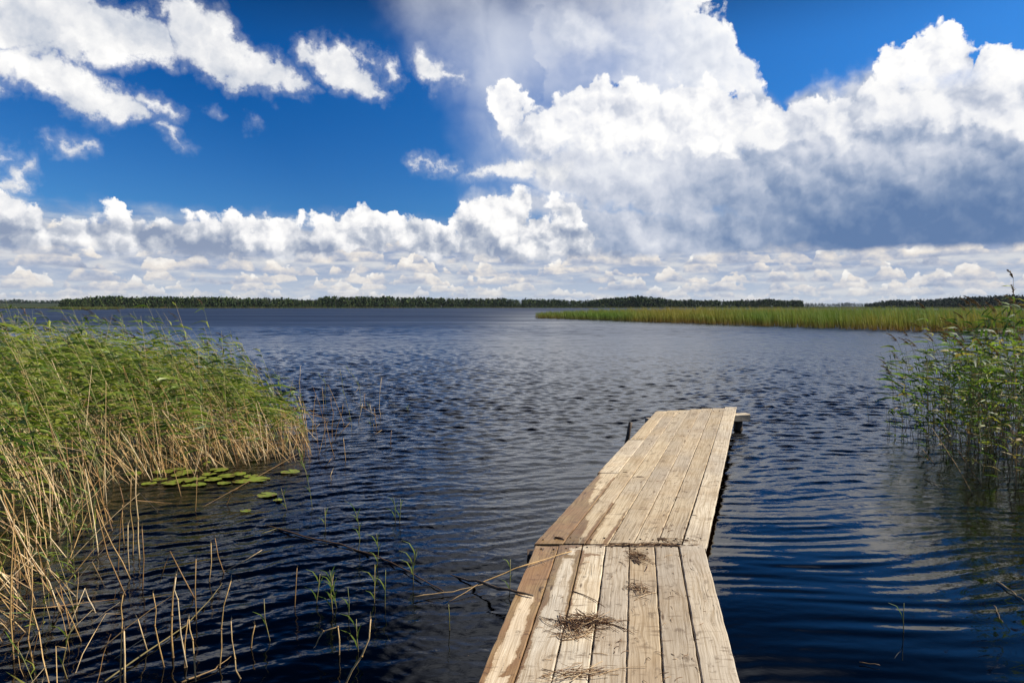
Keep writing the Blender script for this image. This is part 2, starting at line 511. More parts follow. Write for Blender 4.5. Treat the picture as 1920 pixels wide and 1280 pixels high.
mg, n = material('lake_bed_and_land')
P = position(n); x, y, z = n.sep(P)
sandy = n.mapr(n.vmath('LENGTH', n.vmath('MULTIPLY', n.vmath('SUBTRACT', P, (2.0, 4.9, 0.0)), (0.75, 0.62, 0.0)), out=1) + n.noise(P, 1.5, 4) * 0.9, 0.7, 1.7, 1.0, 0.0)
mud = n.mix(n.mapr(n.noise(P, 1.6, 6, 0.6), 0.35, 0.7), (0.010, 0.008, 0.005), (0.04, 0.028, 0.014))
mud = n.mix(sandy, mud, n.mix(n.mapr(n.noise(P, 3.0, 6, 0.65), 0.35, 0.65), (0.08, 0.055, 0.025), (0.30, 0.21, 0.10)))
mud = n.mix(n.mapr(n.noise(P, 5.5, 4, 0.6), 0.55, 0.75, 0, 0.7), mud, (0.05, 0.055, 0.02))
land = n.mix(n.noise(P, 0.05, 4), (0.02, 0.035, 0.012), (0.045, 0.055, 0.02))
finish(n, principled(n, n.mix(n.mapr(z, -0.1, 0.15), mud, land), 0.95, spec=0.1))
azs = np.linspace(-math.pi, math.pi, 361)[:-1]
rs = np.concatenate([[0.01], np.geomspace(0.8, 60, 60), np.geomspace(70, 700, 24), np.linspace(740, 960, 34), np.geomspace(1000, 12000, 26)])
X, Y, A, RR = polar(azs, rs)
sr = shore_r(A)
front = np.exp(-(A / 1.35) ** 8)                         # water opens in front, land behind the viewer
Z = -0.52 - 0.05 * np.sin(X * 2.1 + Y) * np.cos(Y * 1.7 - X) - np.clip((RR - 9) / 120, 0, 1) * 2.2
Z = np.maximum(Z, -0.62 - (RR - 5) * 0.03)
land_t = np.clip((RR - sr) / 60, -3, 1)
Z = np.where(RR > sr - 150, np.maximum(Z, land_t * 0.9 + 0.2), Z)
hill = 12 * np.exp(-((A - 0.74) / 0.14) ** 2) * np.clip((RR - 1500) / 1500, 0, 1) + 16 * np.exp(-((A + 0.62) / 0.3) ** 2) * np.clip((RR - 1500) / 1500, 0, 1)
Z = Z + np.where(RR > sr, hill, 0)
behind = np.clip((-Y + 0.0) / 1.5, 0, 1) * np.clip(1 - np.abs(X) / 9, 0, 1)
Z = np.where((Y < 0.5) & (RR < 40), np.maximum(Z, -0.55 + behind * 0.9), Z)
ground = grid_mesh('ground', X, Y, Z, mg, closed=True)
tag(ground, kind='structure')

# =================================================================== water: real waves near by, rough far away
mw, n = material('lake_water')
P = position(n); x, y, z = n.sep(P)
dist_ = n.vmath('LENGTH', P, out=1)
far = n.mapr(dist_, 14, 90, 0, 1)
gust = n.noise(n.vmath('MULTIPLY', P, (0.012, 0.05, 0.0)), 1.0, 4, 0.6)
streakp = n.mapr(gust, 0.38, 0.62)
# small capillary ripples
Pn = n.vmath('MULTIPLY', P, (0.62, 1.0, 1.0))
r1 = n.noise(Pn, 8.0, 4, 0.55, 0.3)
r2 = n.noise(n.vmath('MULTIPLY', P, (0.55, 0.9, 1.0)), 3.6, 4, 0.6)
left_ = n.mapr(x, 1.6, -0.4)
calm = n.mapr(y + left_ * 2.5, 3.5, 13.0, 0.05, 1.0)
h = r1 * 0.015 * calm + r2 * 0.05 * far * n.mapr(dist_, 45, 80, 1.0, 0.0)
bn = n.new('ShaderNodeBump'); n._set(bn.inputs['Height'], h); bn.inputs['Distance'].default_value = 1.0
n._set(bn.inputs['Strength'], 1.0)
nrm = E(n, bn.outputs[0])
lane = n.mapr(x / y.mx(1.0) + (n.noise(n.vmath('MULTIPLY', P, (0.02, 0.012, 0)), 1.0, 3) - 0.5) * 0.5, -0.12, 0.10) * n.mapr(x / y.mx(1.0), 0.20, 0.55, 1.0, 0.35) * n.mapr(dist_, 45, 75) * n.mapr(dist_, 160, 420, 1.0, 0.0)
rough = n.mapr(dist_, 9, 110, 0.02, 0.56, 'LINEAR') * (1.0 - lane * 0.42) + far * (streakp - 0.5) * 0.16
body = n.mix(n.mapr(dist_, 8, 70) * (1.0 - lane * 0.5), (0.0, 0.0, 0.0), (0.003, 0.017, 0.055))      # light scattered back out of deep water
spec = principled(n, body, rough, nrm, 0.58, IOR=1.33)
fr = n.new('ShaderNodeFresnel'); fr.inputs[0].default_value = 1.33; n._set(fr.inputs['Normal'], nrm)
tr = n.new('ShaderNodeBsdfTransparent')
n._set(tr.inputs[0], n.mix(E(n, fr.outputs[0]), (0.62, 0.50, 0.30), (0, 0, 0)))
ad = n.new('ShaderNodeAddShader'); n.nt.links.new(spec, ad.inputs[0]); n.nt.links.new(tr.outputs[0], ad.inputs[1])
finish(n, ad.outputs[0])

FR = R(50)
azs = np.concatenate([np.linspace(-FR, FR, 1250), np.linspace(FR, 2 * math.pi - FR, 120)[1:-1]])
rs = np.concatenate([[0.05], np.linspace(0.6, 2.2, 20), np.geomspace(2.22, 70, 1000), np.geomspace(70.5, 420, 230), np.geomspace(440, 9000, 40)])
X, Y, A, RR = polar(azs, rs)
X = X.astype(np.float32); Y = Y.astype(np.float32)
spacing = np.gradient(rs)[:, None].astype(np.float32)
rng = np.random.default_rng(7)
def waves(count, l0, l1, ang, spread, slope, crest=1.0):
    H = np.zeros_like(X)
    for i in range(count):
        lam = l0 * (l1 / l0) ** rng.random()
        a = R(ang + rng.normal() * spread)
        k = 2 * math.pi / lam
        kx, ky = math.sin(a) * k, math.cos(a) * k
        amp = slope * lam / (2 * math.pi) / math.sqrt(count / 2)
        ph = rng.random() * 6.283
        fade = np.clip((lam / spacing - 2.2) / 2.0, 0, 1)
        H += amp * fade * np.sin(kx * X + ky * Y + ph).astype(np.float32)
    return H
def sst(v, a, b):
    t = np.clip((v - a) / (b - a), 0, 1); return t * t * (3 - 2 * t)
right = sst(X, -0.2, 1.6)
off = sst(Y, 5.0, 14.0)
warpY = 0.12 * np.sin(X * 0.9 + 0.5) + 0.07 * np.sin(X * 2.3 + Y * 0.3)
Y0 = Y.copy(); Y = Y + warpY.astype(np.float32)
hr = waves(20, 0.12, 0.30, 0, 5, 0.058)                  # long crests on the right
hr2 = waves(8, 0.5, 1.1, -3, 9, 0.020)
hl = waves(30, 0.10, 0.32, -22, 12, 0.072)                # slanting crests on the left
hl2 = waves(8, 0.5, 1.1, -14, 9, 0.024)
hf = waves(100, 0.09, 0.48, -8, 34, 0.24)                 # open water chop
hff = waves(60, 0.45, 3.0, -6, 34, 0.11)
hc = waves(40, 0.06, 0.17, -16, 28, 0.075)
Y = Y0
calmL = 0.35 + 0.65 * sst(Y, 2.5, 7.5)
nearR = 0.30 + 0.70 * sst(Y, 3.2, 5.6)
mod = 0.75 + 0.45 * np.sin(X * 0.8 + 1.3 * np.sin(Y * 0.5)) * np.cos(Y * 0.65 + X * 0.2)
H = right * (hr * mod + hr2) * nearR * (1 - 0.55 * off) + (1 - right) * (hl + hl2) * calmL * (1 - 0.45 * off) + (hf * off) + hff * sst(Y, 20, 60) + hc * (1 - right * 0.92) * calmL * (1 - 0.4 * off)
H = H * np.clip((9000 - RR) / 8900, 0, 1)
water = grid_mesh('water', X, Y, H, mw, closed=True)
tag(water, kind='structure')

# =================================================================== the jetty
DECK_Z = 0.10
near_dir = ray(1196, 554).normalized()
far_dir = ray(1436, 531).normalized()
J0 = on_z(1003, 1020, DECK_Z); J1 = on_z(1321, 1022, DECK_Z)
near_n = near_dir.cross(Vector((-1, 0, 0))).normalized()
if near_n.z < 0: near_n = -near_n
far_n = far_dir.cross(Vector((-1, 0, 0))).normalized()
if far_n.z < 0: far_n = -far_n
CAMP = Vector((0, 0, CAM_H))
def on_plane(px, py, P0, nrm_, lift=0.0):
    d = ray(px, py)
    t = (P0 + nrm_ * lift - CAMP).dot(nrm_) / d.dot(nrm_)
    return CAMP + d * t
def near_pt(px, py, lift=0.0): return on_plane(px, py, J0, near_n, lift)
def far_pt(px, py, lift=0.0): return on_plane(px, py, J0, far_n, lift)
def deck_pt(px, py, lift=0.0): return near_pt(px, py, lift) if py > 1021 else far_pt(px, py, lift)

mwood, n = material('weathered_wood')
uvn = n.new('ShaderNodeUVMap'); uvn.uv_map = 'grain'
UVv = E(n, uvn.outputs[0])
u, v, _ = n.sep(UVv)
rnd = orand(n)
off_ = n.comb(rnd * 37.0, rnd * 91.0, rnd * 13.0)
L = n.vmath('ADD', n.comb(u, v, 0.0), off_)
wob = n.noise(n.vmath('MULTIPLY', L, (1.2, 7.0, 1.0)), 1.0, 3, 0.55) - 0.5
knotd = n.voro(n.vmath('MULTIPLY', L, (1.25, 5.2, 0.0)), 1.0, 0, dim='2D')
knot = n.mapr(knotd, 0.015, 0.07, 1.0, 0.0) * n.mapr(n.noise(L, 1.3, 1), 0.50, 0.58)
swirl = n.mapr(knotd, 0.0, 0.5, 1.0, 0.0)
gl = n.vmath('MULTIPLY', n.comb(u, v + wob * 0.05 + swirl * swirl * 0.025, 0.0), (2.2, 95.0, 1.0))
grain = n.noise(n.vmath('ADD', gl, off_), 1.0, 4, 0.6)
fineg = n.noise(n.vmath('MULTIPLY', L, (9.0, 420.0, 1.0)), 1.0, 3, 0.6)
crack = n.noise(n.vmath('ADD', n.vmath('MULTIPLY', n.comb(u, v + wob * 0.03, 0.0), (1.1, 60.0, 1.0)), off_), 1.0, 2, 0.4)
crackm = n.mapr(n.math('ABSOLUTE', crack - 0.5), 0.0, 0.012, 1.0, 0.0) * n.mapr(n.noise(L, 2.0, 2), 0.52, 0.62)
blotch = n.noise(L, 2.6, 5, 0.6)
tone = n.mix(n.mapr(rnd, 0.0, 1.0), (0.66, 0.56, 0.42), (0.92, 0.83, 0.68))
c = n.mix(n.mapr(grain, 0.30, 0.62), n.mix(1.0, tone, (0.60, 0.54, 0.46), 'MULTIPLY'), tone)
c = n.mix(n.mapr(fineg, 0.35, 0.7, 0.32, 0.0), c, (0.22, 0.16, 0.10))
c = n.mix(n.mapr(blotch, 0.44, 0.72, 0.0, 0.55), c, n.mix(1.0, c, (0.72, 0.62, 0.50), 'MULTIPLY'))
grey = n.mapr(n.noise(L, 0.9, 3), 0.40, 0.65, 0.0, 0.45)
oc = n.new('ShaderNodeObjectInfo')
c = n.mix(1.0, c, E(n, oc.outputs['Color']), 'MULTIPLY')
c = n.mix(grey, c, n.mix(n.mapr(grain, 0.3, 0.6), (0.26, 0.225, 0.19), (0.42, 0.375, 0.32)))
c = n.mix(knot * 0.85, c, (0.10, 0.055, 0.03))
c = n.mix(crackm * 0.9, c, (0.035, 0.022, 0.014))
# crosswise saw and scuff marks
scuff = n.noise(n.vmath('MULTIPLY', L, (26.0, 5.0, 1.0)), 1.0, 4, 0.65)
c = n.mix(n.mapr(scuff, 0.57, 0.72, 0.0, 0.7), c, (0.15, 0.095, 0.055))
dirt = n.noise(n.comb(u, v, 4.4), 11.0, 5, 0.65)
c = n.mix(n.mapr(dirt, 0.57, 0.70, 0.0, 0.6), c, (0.11, 0.07, 0.04))
# wet patches left by the lake on the left-hand boards (u along the jetty from the joint, v across it)
wn = n.vmath('SUBTRACT', n.noise(n.comb(u, v, 1.0), 7.0, 6, 0.7, color=True), (0.5, 0.5, 0.5))
wx, wy, wz = n.sep(wn)
Wp = n.comb(u + wx * 0.24, v + wy * 0.085, 0.0)
def seg(x0, y0, r0_, x1, y1, r1_):
    a = Vector((x0, y0, 0)); ba = Vector((x1 - x0, y1 - y0, 0))
    pa = n.vmath('SUBTRACT', Wp, tuple(a))
    hh = n.vmath('DOT_PRODUCT', pa, tuple(ba / ba.dot(ba)), out=1).cl()
    return (hh * (r1_ - r0_) + r0_) - n.vmath('LENGTH', n.vmath('SUBTRACT', pa, n.vmath('SCALE', tuple(ba), scale=hh)), out=1)
wet = None
BWN = 0.188
for sg in [(-0.62, 0.06, 0.14, 0.0, 0.07, 0.15), (-2.2, -0.01, 0.03, -0.6, 0.0, 0.05), (-2.2, 0.155, 0.012, -0.7, 0.155, 0.035), (-0.9, 0.165, 0.035, -0.3, 0.175, 0.03),
           (-1.1, 0.325, 0.008, -0.1, 0.32, 0.028), (-0.24, 0.18, 0.02, -0.18, 0.44, 0.02), (0.0, 0.2, 0.035, -0.12, 0.22, 0.03), (-0.02, 0.18, 0.03, -0.02, 0.32, 0.02),
           (0.0, 0.05, 0.16, 0.9, 0.02, 0.11), (0.9, 0.01, 0.10, 2.05, -0.02, 0.02), (0.0, 0.20, 0.07, 0.45, 0.18, 0.05), (0.3, 0.155, 0.03, 1.7, 0.16, 0.006),
           (0.0, 0.325, 0.03, 0.9, 0.325, 0.012), (0.0, 0.46, 0.02, 0.7, 0.48, 0.004), (-1.6, 0.10, 0.015, -1.52, 0.14, 0.03)]:
    q = seg(*[g * 1.156 for g in sg])
    wet = q if wet is None else wet.mx(q)
wetm = n.mapr(wet, -0.004, 0.004)
rim = n.mapr(n.math('ABSOLUTE', wet + 0.004), 0.0, 0.012, 0.35, 0.0)
c = n.mix(rim, c, n.mix(1.0, c, (0.62, 0.50, 0.34), 'MULTIPLY'))
wetc = n.mix(n.mapr(n.noise(L, 3.0, 3), 0.35, 0.65), (0.42, 0.29, 0.185), (0.46, 0.37, 0.24))
c = n.mix(wetm, c, n.mix(1.0, c, wetc, 'MULTIPLY'))
hgt = grain * 0.6 + fineg * 0.35 - crackm * 1.3 - knot * 0.3
finish(n, principled(n, c, n.fmix(wetm, 0.75, 0.36), bump(n, hgt, 0.55, 0.004), spec=0.4))

msoil, n = material('dark_wet_timber')
P = position(n)
c = n.mix(n.noise(n.vmath('MULTIPLY', P, (20, 20, 3)), 1.0, 4), (0.03, 0.022, 0.016), (0.13, 0.085, 0.05))
finish(n, principled(n, c, 0.6, bump(n, n.noise(P, 40, 4), 0.5, 0.01)))

def plank(name, parent, a0, a1, b0, b1, nrm_, u0, u1, v0, v1, thick=0.035, sag=0.0, seed=0, lift=0.0, tone_=(1, 1, 1)):
    """board with top corners a0 (near left), a1 (near right), b0 (far left), b1 (far right)"""
    r = random.Random(seed)
    nseg = max(8, int((b0 - a0).length / 0.07)); nw = 6
    gap = 0.0035
    across = (a1 - a0).normalized()
    verts = []; uvs = []
    jl = [r.uniform(-1, 1) for _ in range(nseg + 1)]; jr = [r.uniform(-1, 1) for _ in range(nseg + 1)]
    tw = r.uniform(-0.004, 0.004); cup = r.uniform(-0.003, 0.003)
    rows = []
    for i in range(nseg + 1):
        t = i / nseg
        pl = a0.lerp(b0, t) + across * (gap + 0.0022 * jl[i]); pr = a1.lerp(b1, t) - across * (gap + 0.0022 * jr[i])
        if i == 0 or i == nseg:
            pass
        row = []
        bow = sag * math.sin(math.pi * t)
        prof = [(0.0, -thick), (0.0, -0.006), (0.035, 0.0)] + [(0.035 + 0.93 * k / nw, 0.0) for k in range(1, nw)] + [(0.965, 0.0), (1.0, -0.006), (1.0, -thick)]
        endj = 0.0
        for (fx, dz_) in prof:
            p = pl.lerp(pr, fx) + nrm_ * (dz_ + bow + lift + tw * (fx - 0.5) * (t - 0.5) * 2 + cup * (1 - (2 * fx - 1) ** 2) + 0.0008 * math.sin(i * 1.7 + fx * 5 + seed))
            if (i == 0 or i == nseg) and dz_ > -0.003:
                p = p - nrm_ * 0.004
            row.append(len(verts)); verts.append(p)
            uvs.append((u0 + (u1 - u0) * t + (dz_ * 0.0), v0 + (v1 - v0) * fx + dz_ * 0.5))
        rows.append(row)
    faces = []
    m_ = len(rows[0])
    for i in range(nseg):
        for k in range(m_ - 1):
            faces.append((rows[i][k], rows[i][k + 1], rows[i + 1][k + 1], rows[i + 1][k]))
        faces.append((rows[i][m_ - 1], rows[i][0], rows[i + 1][0], rows[i + 1][m_ - 1]))
    faces.append(tuple(reversed(rows[0]))); faces.append(tuple(rows[-1]))
    me = bpy.data.meshes.new(name)
    me.from_pydata([tuple(p) for p in verts], [], faces)
    uvl = me.uv_layers.new(name='grain')
    for lp in me.loops: uvl.data[lp.index].uv = uvs[lp.vertex_index]
    me.materials.append(mwood); me.update()
    bm = bmesh.new(); bm.from_mesh(me); bmesh.ops.recalc_face_normals(bm, faces=bm.faces); bm.to_mesh(me); bm.free()
    o = bpy.data.objects.new(name, me); COL.objects.link(o); o.parent = parent; o.color = (*tone_, 1)
    return o

pier = empty('wooden_pier', (0, 0, 0))
tag(pier, 'narrow weathered plank jetty with wet stained boards running out over the lake', 'jetty')
LN = 3.6        # how far the near boards run back towards the shore
jx = [1003, 1048, 1092.5, 1136, 1180, 1227, 1272, 1320]
bx = [893, 963, 1033, 1101.6, 1174, 1243.6, 1316, 1389]
for i in range(7):
    dyj = [2, 0, 0, 3, 0, 2, -1][i]
    a = near_pt(jx[i], 1020 + dyj + 0.4 * i); b = near_pt(jx[i + 1], 1020 + dyj + 0.4 * i)
    c0 = near_pt(bx[i], 1280); c1 = near_pt(bx[i + 1], 1280)
    ext = LN / (c0 - a).length
    n0 = a + (c0 - a) * ext; n1 = b + (c1 - b) * ext
    plank('plank', pier, n0, n1, a, b, near_n, -LN, 0.0, i * BWN, (i + 1) * BWN, seed=10 + i, lift=[0, 0.0, 0.001, 0.004, 0, 0.003, 0.005][i], tone_=[(1.05, .97, .86), (.93, .93, .93), (1.03, 1, .93), (.72, .69, .66), (.95, .90, .82), (.76, .74, .72), (1.0, 1.0, 1.0)][i])
jxf = [1001, 1056, 1097, 1141, 1188, 1233, 1278, 1325]
ex = [1230, 1251, 1272, 1294, 1315, 1336, 1359, 1381.5]
ey = [770.5, 769, 768, 766.8, 765, 764.3, 762.5, 761]
FARC = []
for i in range(7):
    yj = [1018, 1018, 1018, 1018, 1017, 1017, 1022][i]
    a = far_pt(jxf[i], yj); b = far_pt(jxf[i + 1], yj + (6 if i == 6 else 0))
    e0 = far_pt(ex[i], ey[i]); e1 = far_pt(ex[i + 1], ey[i])
    FARC.append((e0, e1))
    ln = (e0 - a).length
    if i == 0:
        # the left-hand board is made of three lengths
        cuts = [0.0, 0.36, 0.64, 1.0]; shift = [0.0, 0.018, 0.0]
        for k in range(3):
            t0, t1 = cuts[k], cuts[k + 1] - 0.0012
            s_ = Vector((-shift[k], 0, 0))
            plank('plank', pier, a.lerp(e0, t0) + s_, b.lerp(e1, t0), a.lerp(e0, t1) + s_, b.lerp(e1, t1), far_n, ln * t0, ln * t1, 0, BWN, seed=30 + k, lift=0.002 * k, tone_=(1.12, 1.08, .98))
    else:
        plank('plank', pier, a, b, e0, e1, far_n, 0.0, ln, i * BWN, (i + 1) * BWN, seed=40 + i, lift=[0, 0.002, 0, 0.004, 0.001, 0.0, 0.003][i], tone_=[(1, 1, 1), (1.08, 1.05, .97), (1.1, 1.07, .98), (.96, .93, .87), (1.02, .98, .9), (.98, .95, .88), (1.1, 1.09, 1.05)][i])

def beam(name, p, q, w, hh, mat, seed=0):
    """rough squared timber from p to q (centre line of its top face)"""
    p = Vector(p); q = Vector(q); d = (q - p).normalized(); sdv = d.cross(Vector((0, 0, 1))).normalized(); upv = sdv.cross(d)
    r = random.Random(seed)
    mb = MB(); nn = 8; vs = []; fs = []
    for i in range(nn + 1):
        c_ = p.lerp(q, i / nn)
        for (sx, sz) in ((-.5, -1), (-.5, -.12), (-.38, 0), (.38, 0), (.5, -.12), (.5, -1)):
            vs.append(c_ + sdv * (sx * w + r.uniform(-.003, .003)) + upv * (sz * hh + r.uniform(-.003, .003)))
    for i in range(nn):
        for k in range(6):
            fs.append((i * 6 + k, i * 6 + (k + 1) % 6, (i + 1) * 6 + (k + 1) % 6, (i + 1) * 6 + k))
    fs.append(tuple(range(5, -1, -1))); fs.append(tuple(nn * 6 + k for k in range(6)))
    mb.add(vs, fs)
    o = mb.build(name, mat, pier)
    uvl = o.data.uv_layers.new(name='grain')
    for lp in o.data.loops:
        co = o.data.vertices[lp.vertex_index].co
        uvl.data[lp.index].uv = (20 + (co - p).dot(d), 3 + (co - p).dot(sdv) + (co - p).dot(upv))
    return o
def post(name, x, y, top, r_, seed, mat=None, lean=(0, 0), parent=None, bottom=-0.9):
    mb = MB(); r = random.Random(seed)
    k = 9
    pts = [Vector((x + lean[0] * i / k, y + lean[1] * i / k, bottom + (top - bottom) * i / k)) + Vector((r.uniform(-.004, .004), r.uniform(-.004, .004), 0)) for i in range(k + 1)]
    mb.tube(pts, [r_ * (1.08 - 0.12 * i / k) * r.uniform(0.93, 1.05) for i in range(k + 1)], 10)
    return smooth(mb.build(name, mat or msoil, parent if parent is not None else pier))
UZ = far_n * -0.039
fm0 = far_pt(1213, 779) ; fm1 = far_pt(1402, 770.5)
fd = (fm1 - fm0).normalized()
beam('crossbeam', fm0 + UZ, fm1 + UZ * 0.9, 0.15, 0.11, mwood, 3)
pc = far_pt(1386, 771)
post('support_post', pc.x + 0.0, pc.y + 0.03, pc.z - 0.155, 0.075, 5)
pc2 = far_pt(1240, 778)
post('support_post', pc2.x, pc2.y + 0.03, pc2.z - 0.155, 0.075, 6)
m0 = near_pt(996, 1024); m1 = near_pt(1316, 1025)
beam('crossbeam', m0 - near_n * 0.039 - (m1 - m0).normalized() * 0.03, m1 - near_n * 0.039, 0.14, 0.10, msoil, 8)
post('support_post', m0.x + 0.16, m0.y, m0.z - 0.14, 0.06, 9); post('support_post', m1.x - 0.12, m1.y, m1.z - 0.14, 0.06, 10)
mm0 = far_pt(1125, 893); mm1 = far_pt(1352, 893)
beam('crossbeam', mm0 + UZ + Vector((0.05, 0, 0)), mm1 + UZ - Vector((0.06, 0, 0)), 0.13, 0.10, msoil, 12)
post('support_post', mm0.x + 0.25, mm0.y, mm0.z - 0.14, 0.055, 13); post('support_post', mm1.x - 0.25, mm1.y, mm1.z - 0.14, 0.055, 14)
nn0 = near_pt(893, 1280); nn1 = near_pt(1389, 1280)
b0_ = nn0 + (nn0 - J0).normalized() * 0.9; b1_ = nn1 + (nn1 - J1).normalized() * 0.9
beam('crossbeam', b0_ - near_n * 0.039 + Vector((0.03, 0, 0)), b1_ - near_n * 0.039 - Vector((0.03, 0, 0)), 0.14, 0.10, msoil, 15)
# nails, two across each board at the joint
mnail, n = material('rusty_iron'); finish(n, principled(n, (0.05, 0.03, 0.02), 0.6, Metallic=0.6))
def nail(p, nrm_):
    mb = MB(); a = nrm_.cross(Vector((0, 1, 0))).normalized(); b = nrm_.cross(a)
    vs = [p + (a * math.cos(w) + b * math.sin(w)) * 0.007 + nrm_ * 0.0062 for w in [k * math.pi / 4 for k in range(8)]]
    vs2 = [q - nrm_ * 0.012 for q in vs]
    mb.add(vs + vs2, [tuple(range(8))] + [(k, 8 + k, 8 + (k + 1) % 8, (k + 1) % 8) for k in range(8)])
    mb.build('nail', mnail, pier)
rn = random.Random(5)
for i in range(7):
    for fx in (0.25, 0.75):
        px_ = jx[i] + (jx[i + 1] - jx[i]) * (fx + rn.uniform(-.06, .06))
        nail(near_pt(px_, 1027 + rn.uniform(-2, 3)), near_n)
        px_ = jxf[i] + (jxf[i + 1] - jxf[i]) * (fx + rn.uniform(-.06, .06))
        nail(far_pt(px_ + 1.5, 1010 + rn.uniform(-2, 2)), far_n)
        px_ = ex[i] + (ex[i + 1] - ex[i]) * fx - 4
        nail(far_pt(px_, ey[i] + 6), far_n)

# leaning stake beside the jetty
sb = on_z(1172, 845); sp = on_y(1183, 792, sb.y)
stk = post('wooden_stake', sb.x - (sp.x - sb.x) * 1.0, sb.y, sp.z, 0.027, 21, msoil, lean=((sp.x - sb.x) * 2.0, 0.03), parent=False, bottom=-0.42)
stk.parent = None
tag(stk, 'short dark leaning stake standing in the water left of the jetty', 'stake')

# =================================================================== reeds
WIND = Vector((-1.0, 0.12, 0.0)).normalized()

def reed_geo(st, lf, pl, base, h, lean, r, nleaf=7, leaf_len=0.34, leaf_w=0.016, plume=False, psize=1.0, mats=(0, 0, 0), spread=0.35, droop=0.25, bare=0.4, dead=0.0, sides=3, rad=0.0035):
    """one living reed: curved stem, leaves streaming down wind, perhaps a plume"""
    az = r.gauss(0, spread)
    ld = Vector((WIND.x * math.cos(az) - WIND.y * math.sin(az), WIND.x * math.sin(az) + WIND.y * math.cos(az), 0))
    segs = 6; pts = []
    for i in range(segs + 1):
        t = i / segs
        ang = lean * (0.55 + 0.75 * t)
        if i == 0: p = Vector(base)
        else: p = pts[-1] + (ld * math.sin(ang) + Vector((0, 0, math.cos(ang)))) * (h / segs)
        pts.append(p)
    tint = r.random()
    st.tube(pts, [rad * (1 - 0.65 * i / segs) for i in range(segs + 1)], sides, mats[0], tint, cap=False)
    def at(t):
        x_ = t * segs; i = min(int(x_), segs - 1); return pts[i].lerp(pts[i + 1], x_ - i), (pts[i + 1] - pts[i]).normalized()
    side_flip = 1
    for k in range(nleaf):
        t = bare + (1 - bare) * (k + r.random() * 0.7) / nleaf
        p, tan = at(min(t, 0.99))
        side_flip = -side_flip
        ln = leaf_len * r.uniform(0.6, 1.15) * (1.0 - 0.35 * abs(t - 0.65) / 0.65)
        d0 = (tan * 0.7 + ld * 0.5 + Vector((r.gauss(0, spread), side_flip * 0.25 + r.gauss(0, spread), 0))).normalized()
        d1 = (ld * 1.0 + Vector((r.gauss(0, spread * .7), r.gauss(0, spread * .7), -droop + r.gauss(0, 0.22)))).normalized()
        q = [p]; nsg = 4
        for j in range(nsg):
            w_ = min(1.0, (j + 0.6) / 2.2)
            q.append(q[-1] + (d0.lerp(d1, w_)).normalized() * (ln / nsg))
        wd = leaf_w * r.uniform(0.7, 1.25)
        sd = (q[-1] - q[0]).normalized().cross(Vector((0, 0.3, 1))).normalized()
        roll = r.uniform(-1.0, 1.0)
        up = sd.cross((q[-1] - q[0]).normalized())
        sides_ = [(sd * math.cos(roll + 0.25 * j) + up * math.sin(roll + 0.25 * j)) for j in range(nsg + 1)]
        tt = r.random() * 0.9
        if r.random() < dead: tt = r.uniform(0.93, 1.0)
        elif t < bare + 0.12 and r.random() < 0.35: tt = r.uniform(0.85, 1.0)
        lf.ribbon(q, [wd * 0.55, wd, wd * 0.9, wd * 0.55, wd * 0.04], sides_, mats[1], tt)
    if plume:
        p = pts[-1]; tan = (pts[-1] - pts[-2]).normalized()
        L_ = r.uniform(0.14, 0.22) * psize
        for k in range(26):
            t = k / 26
            b = p + (tan * 0.8 + ld * 0.3 * t).normalized() * (t * L_ * 0.8) + ld * (t * t * 0.05)
            d = (tan * 0.7 + ld * 0.8 + Vector((r.gauss(0, .22), r.gauss(0, .22), r.gauss(0, .18) - 0.1))).normalized()
            l_ = L_ * 0.42 * (1 - 0.6 * t) + 0.015
            sd = d.cross(Vector((r.random(), r.random(), 1))).normalized()
            pl.ribbon([b, b + d * l_ * 0.5, b + d * l_ + Vector((0, 0, -l_ * 0.2))], [0.004, 0.011, 0.002], sd, mats[2], r.random())

def dry_geo(st, base, h, lean, az, r, mat=0, rad=0.0038, snap=0.0, sides=3):
    """dead straw-coloured stalk, sometimes snapped over"""
    ld = Vector((WIND.x * math.cos(az) - WIND.y * math.sin(az), WIND.x * math.sin(az) + WIND.y * math.cos(az), 0))
    pts = [Vector(base)]; n_ = 4
    for i in range(n_):
        ang = lean * (0.8 + 0.3 * i / n_)
        pts.append(pts[-1] + (ld * math.sin(ang) + Vector((0, 0, math.cos(ang)))) * (h / n_) + Vector((r.gauss(0, .006), r.gauss(0, .006), 0)))
    if snap > 0:
        a2 = r.uniform(0, 6.28); dr = Vector((math.cos(a2), math.sin(a2), r.uniform(-1.3, 0.1))).normalized()
        pts.append(pts[-1] + dr * snap)
    k = len(pts) - 1
    st.tube(pts, [rad * (1 - 0.4 * i / k) for i in range(k + 1)], sides, mat, r.random(), cap=sides > 3)

# ---- beds drawn as outlines on the lake
BED_L = [(-2.6, 9.2), (-2.85, 8.6), (-3.6, 8.25), (-4.15, 7.5), (-4.1, 5.2), (-4.6, 3.6), (-16, 3.2), (-19, 17), (-9.5, 17), (-6.2, 14.0), (-4.2, 12.0), (-3.0, 10.6)]
BED_R = [(5.45, 9.9), (5.15, 8.5), (4.95, 7.4), (5.3, 6.5), (6.6, 5.9), (9.5, 6.0), (10.5, 12.5), (7.2, 12.0)]
def left_h(x, y):
    return (0.92 + 0.66 * max(0, min(1, (-x / y - 0.31) / 0.12))) * (1 - 0.10 * max(0, min(1, (y - 9) / 6)))

rs_ = random.Random(11)
MATS3 = [M_STEM, M_LEAF, M_PLUME]

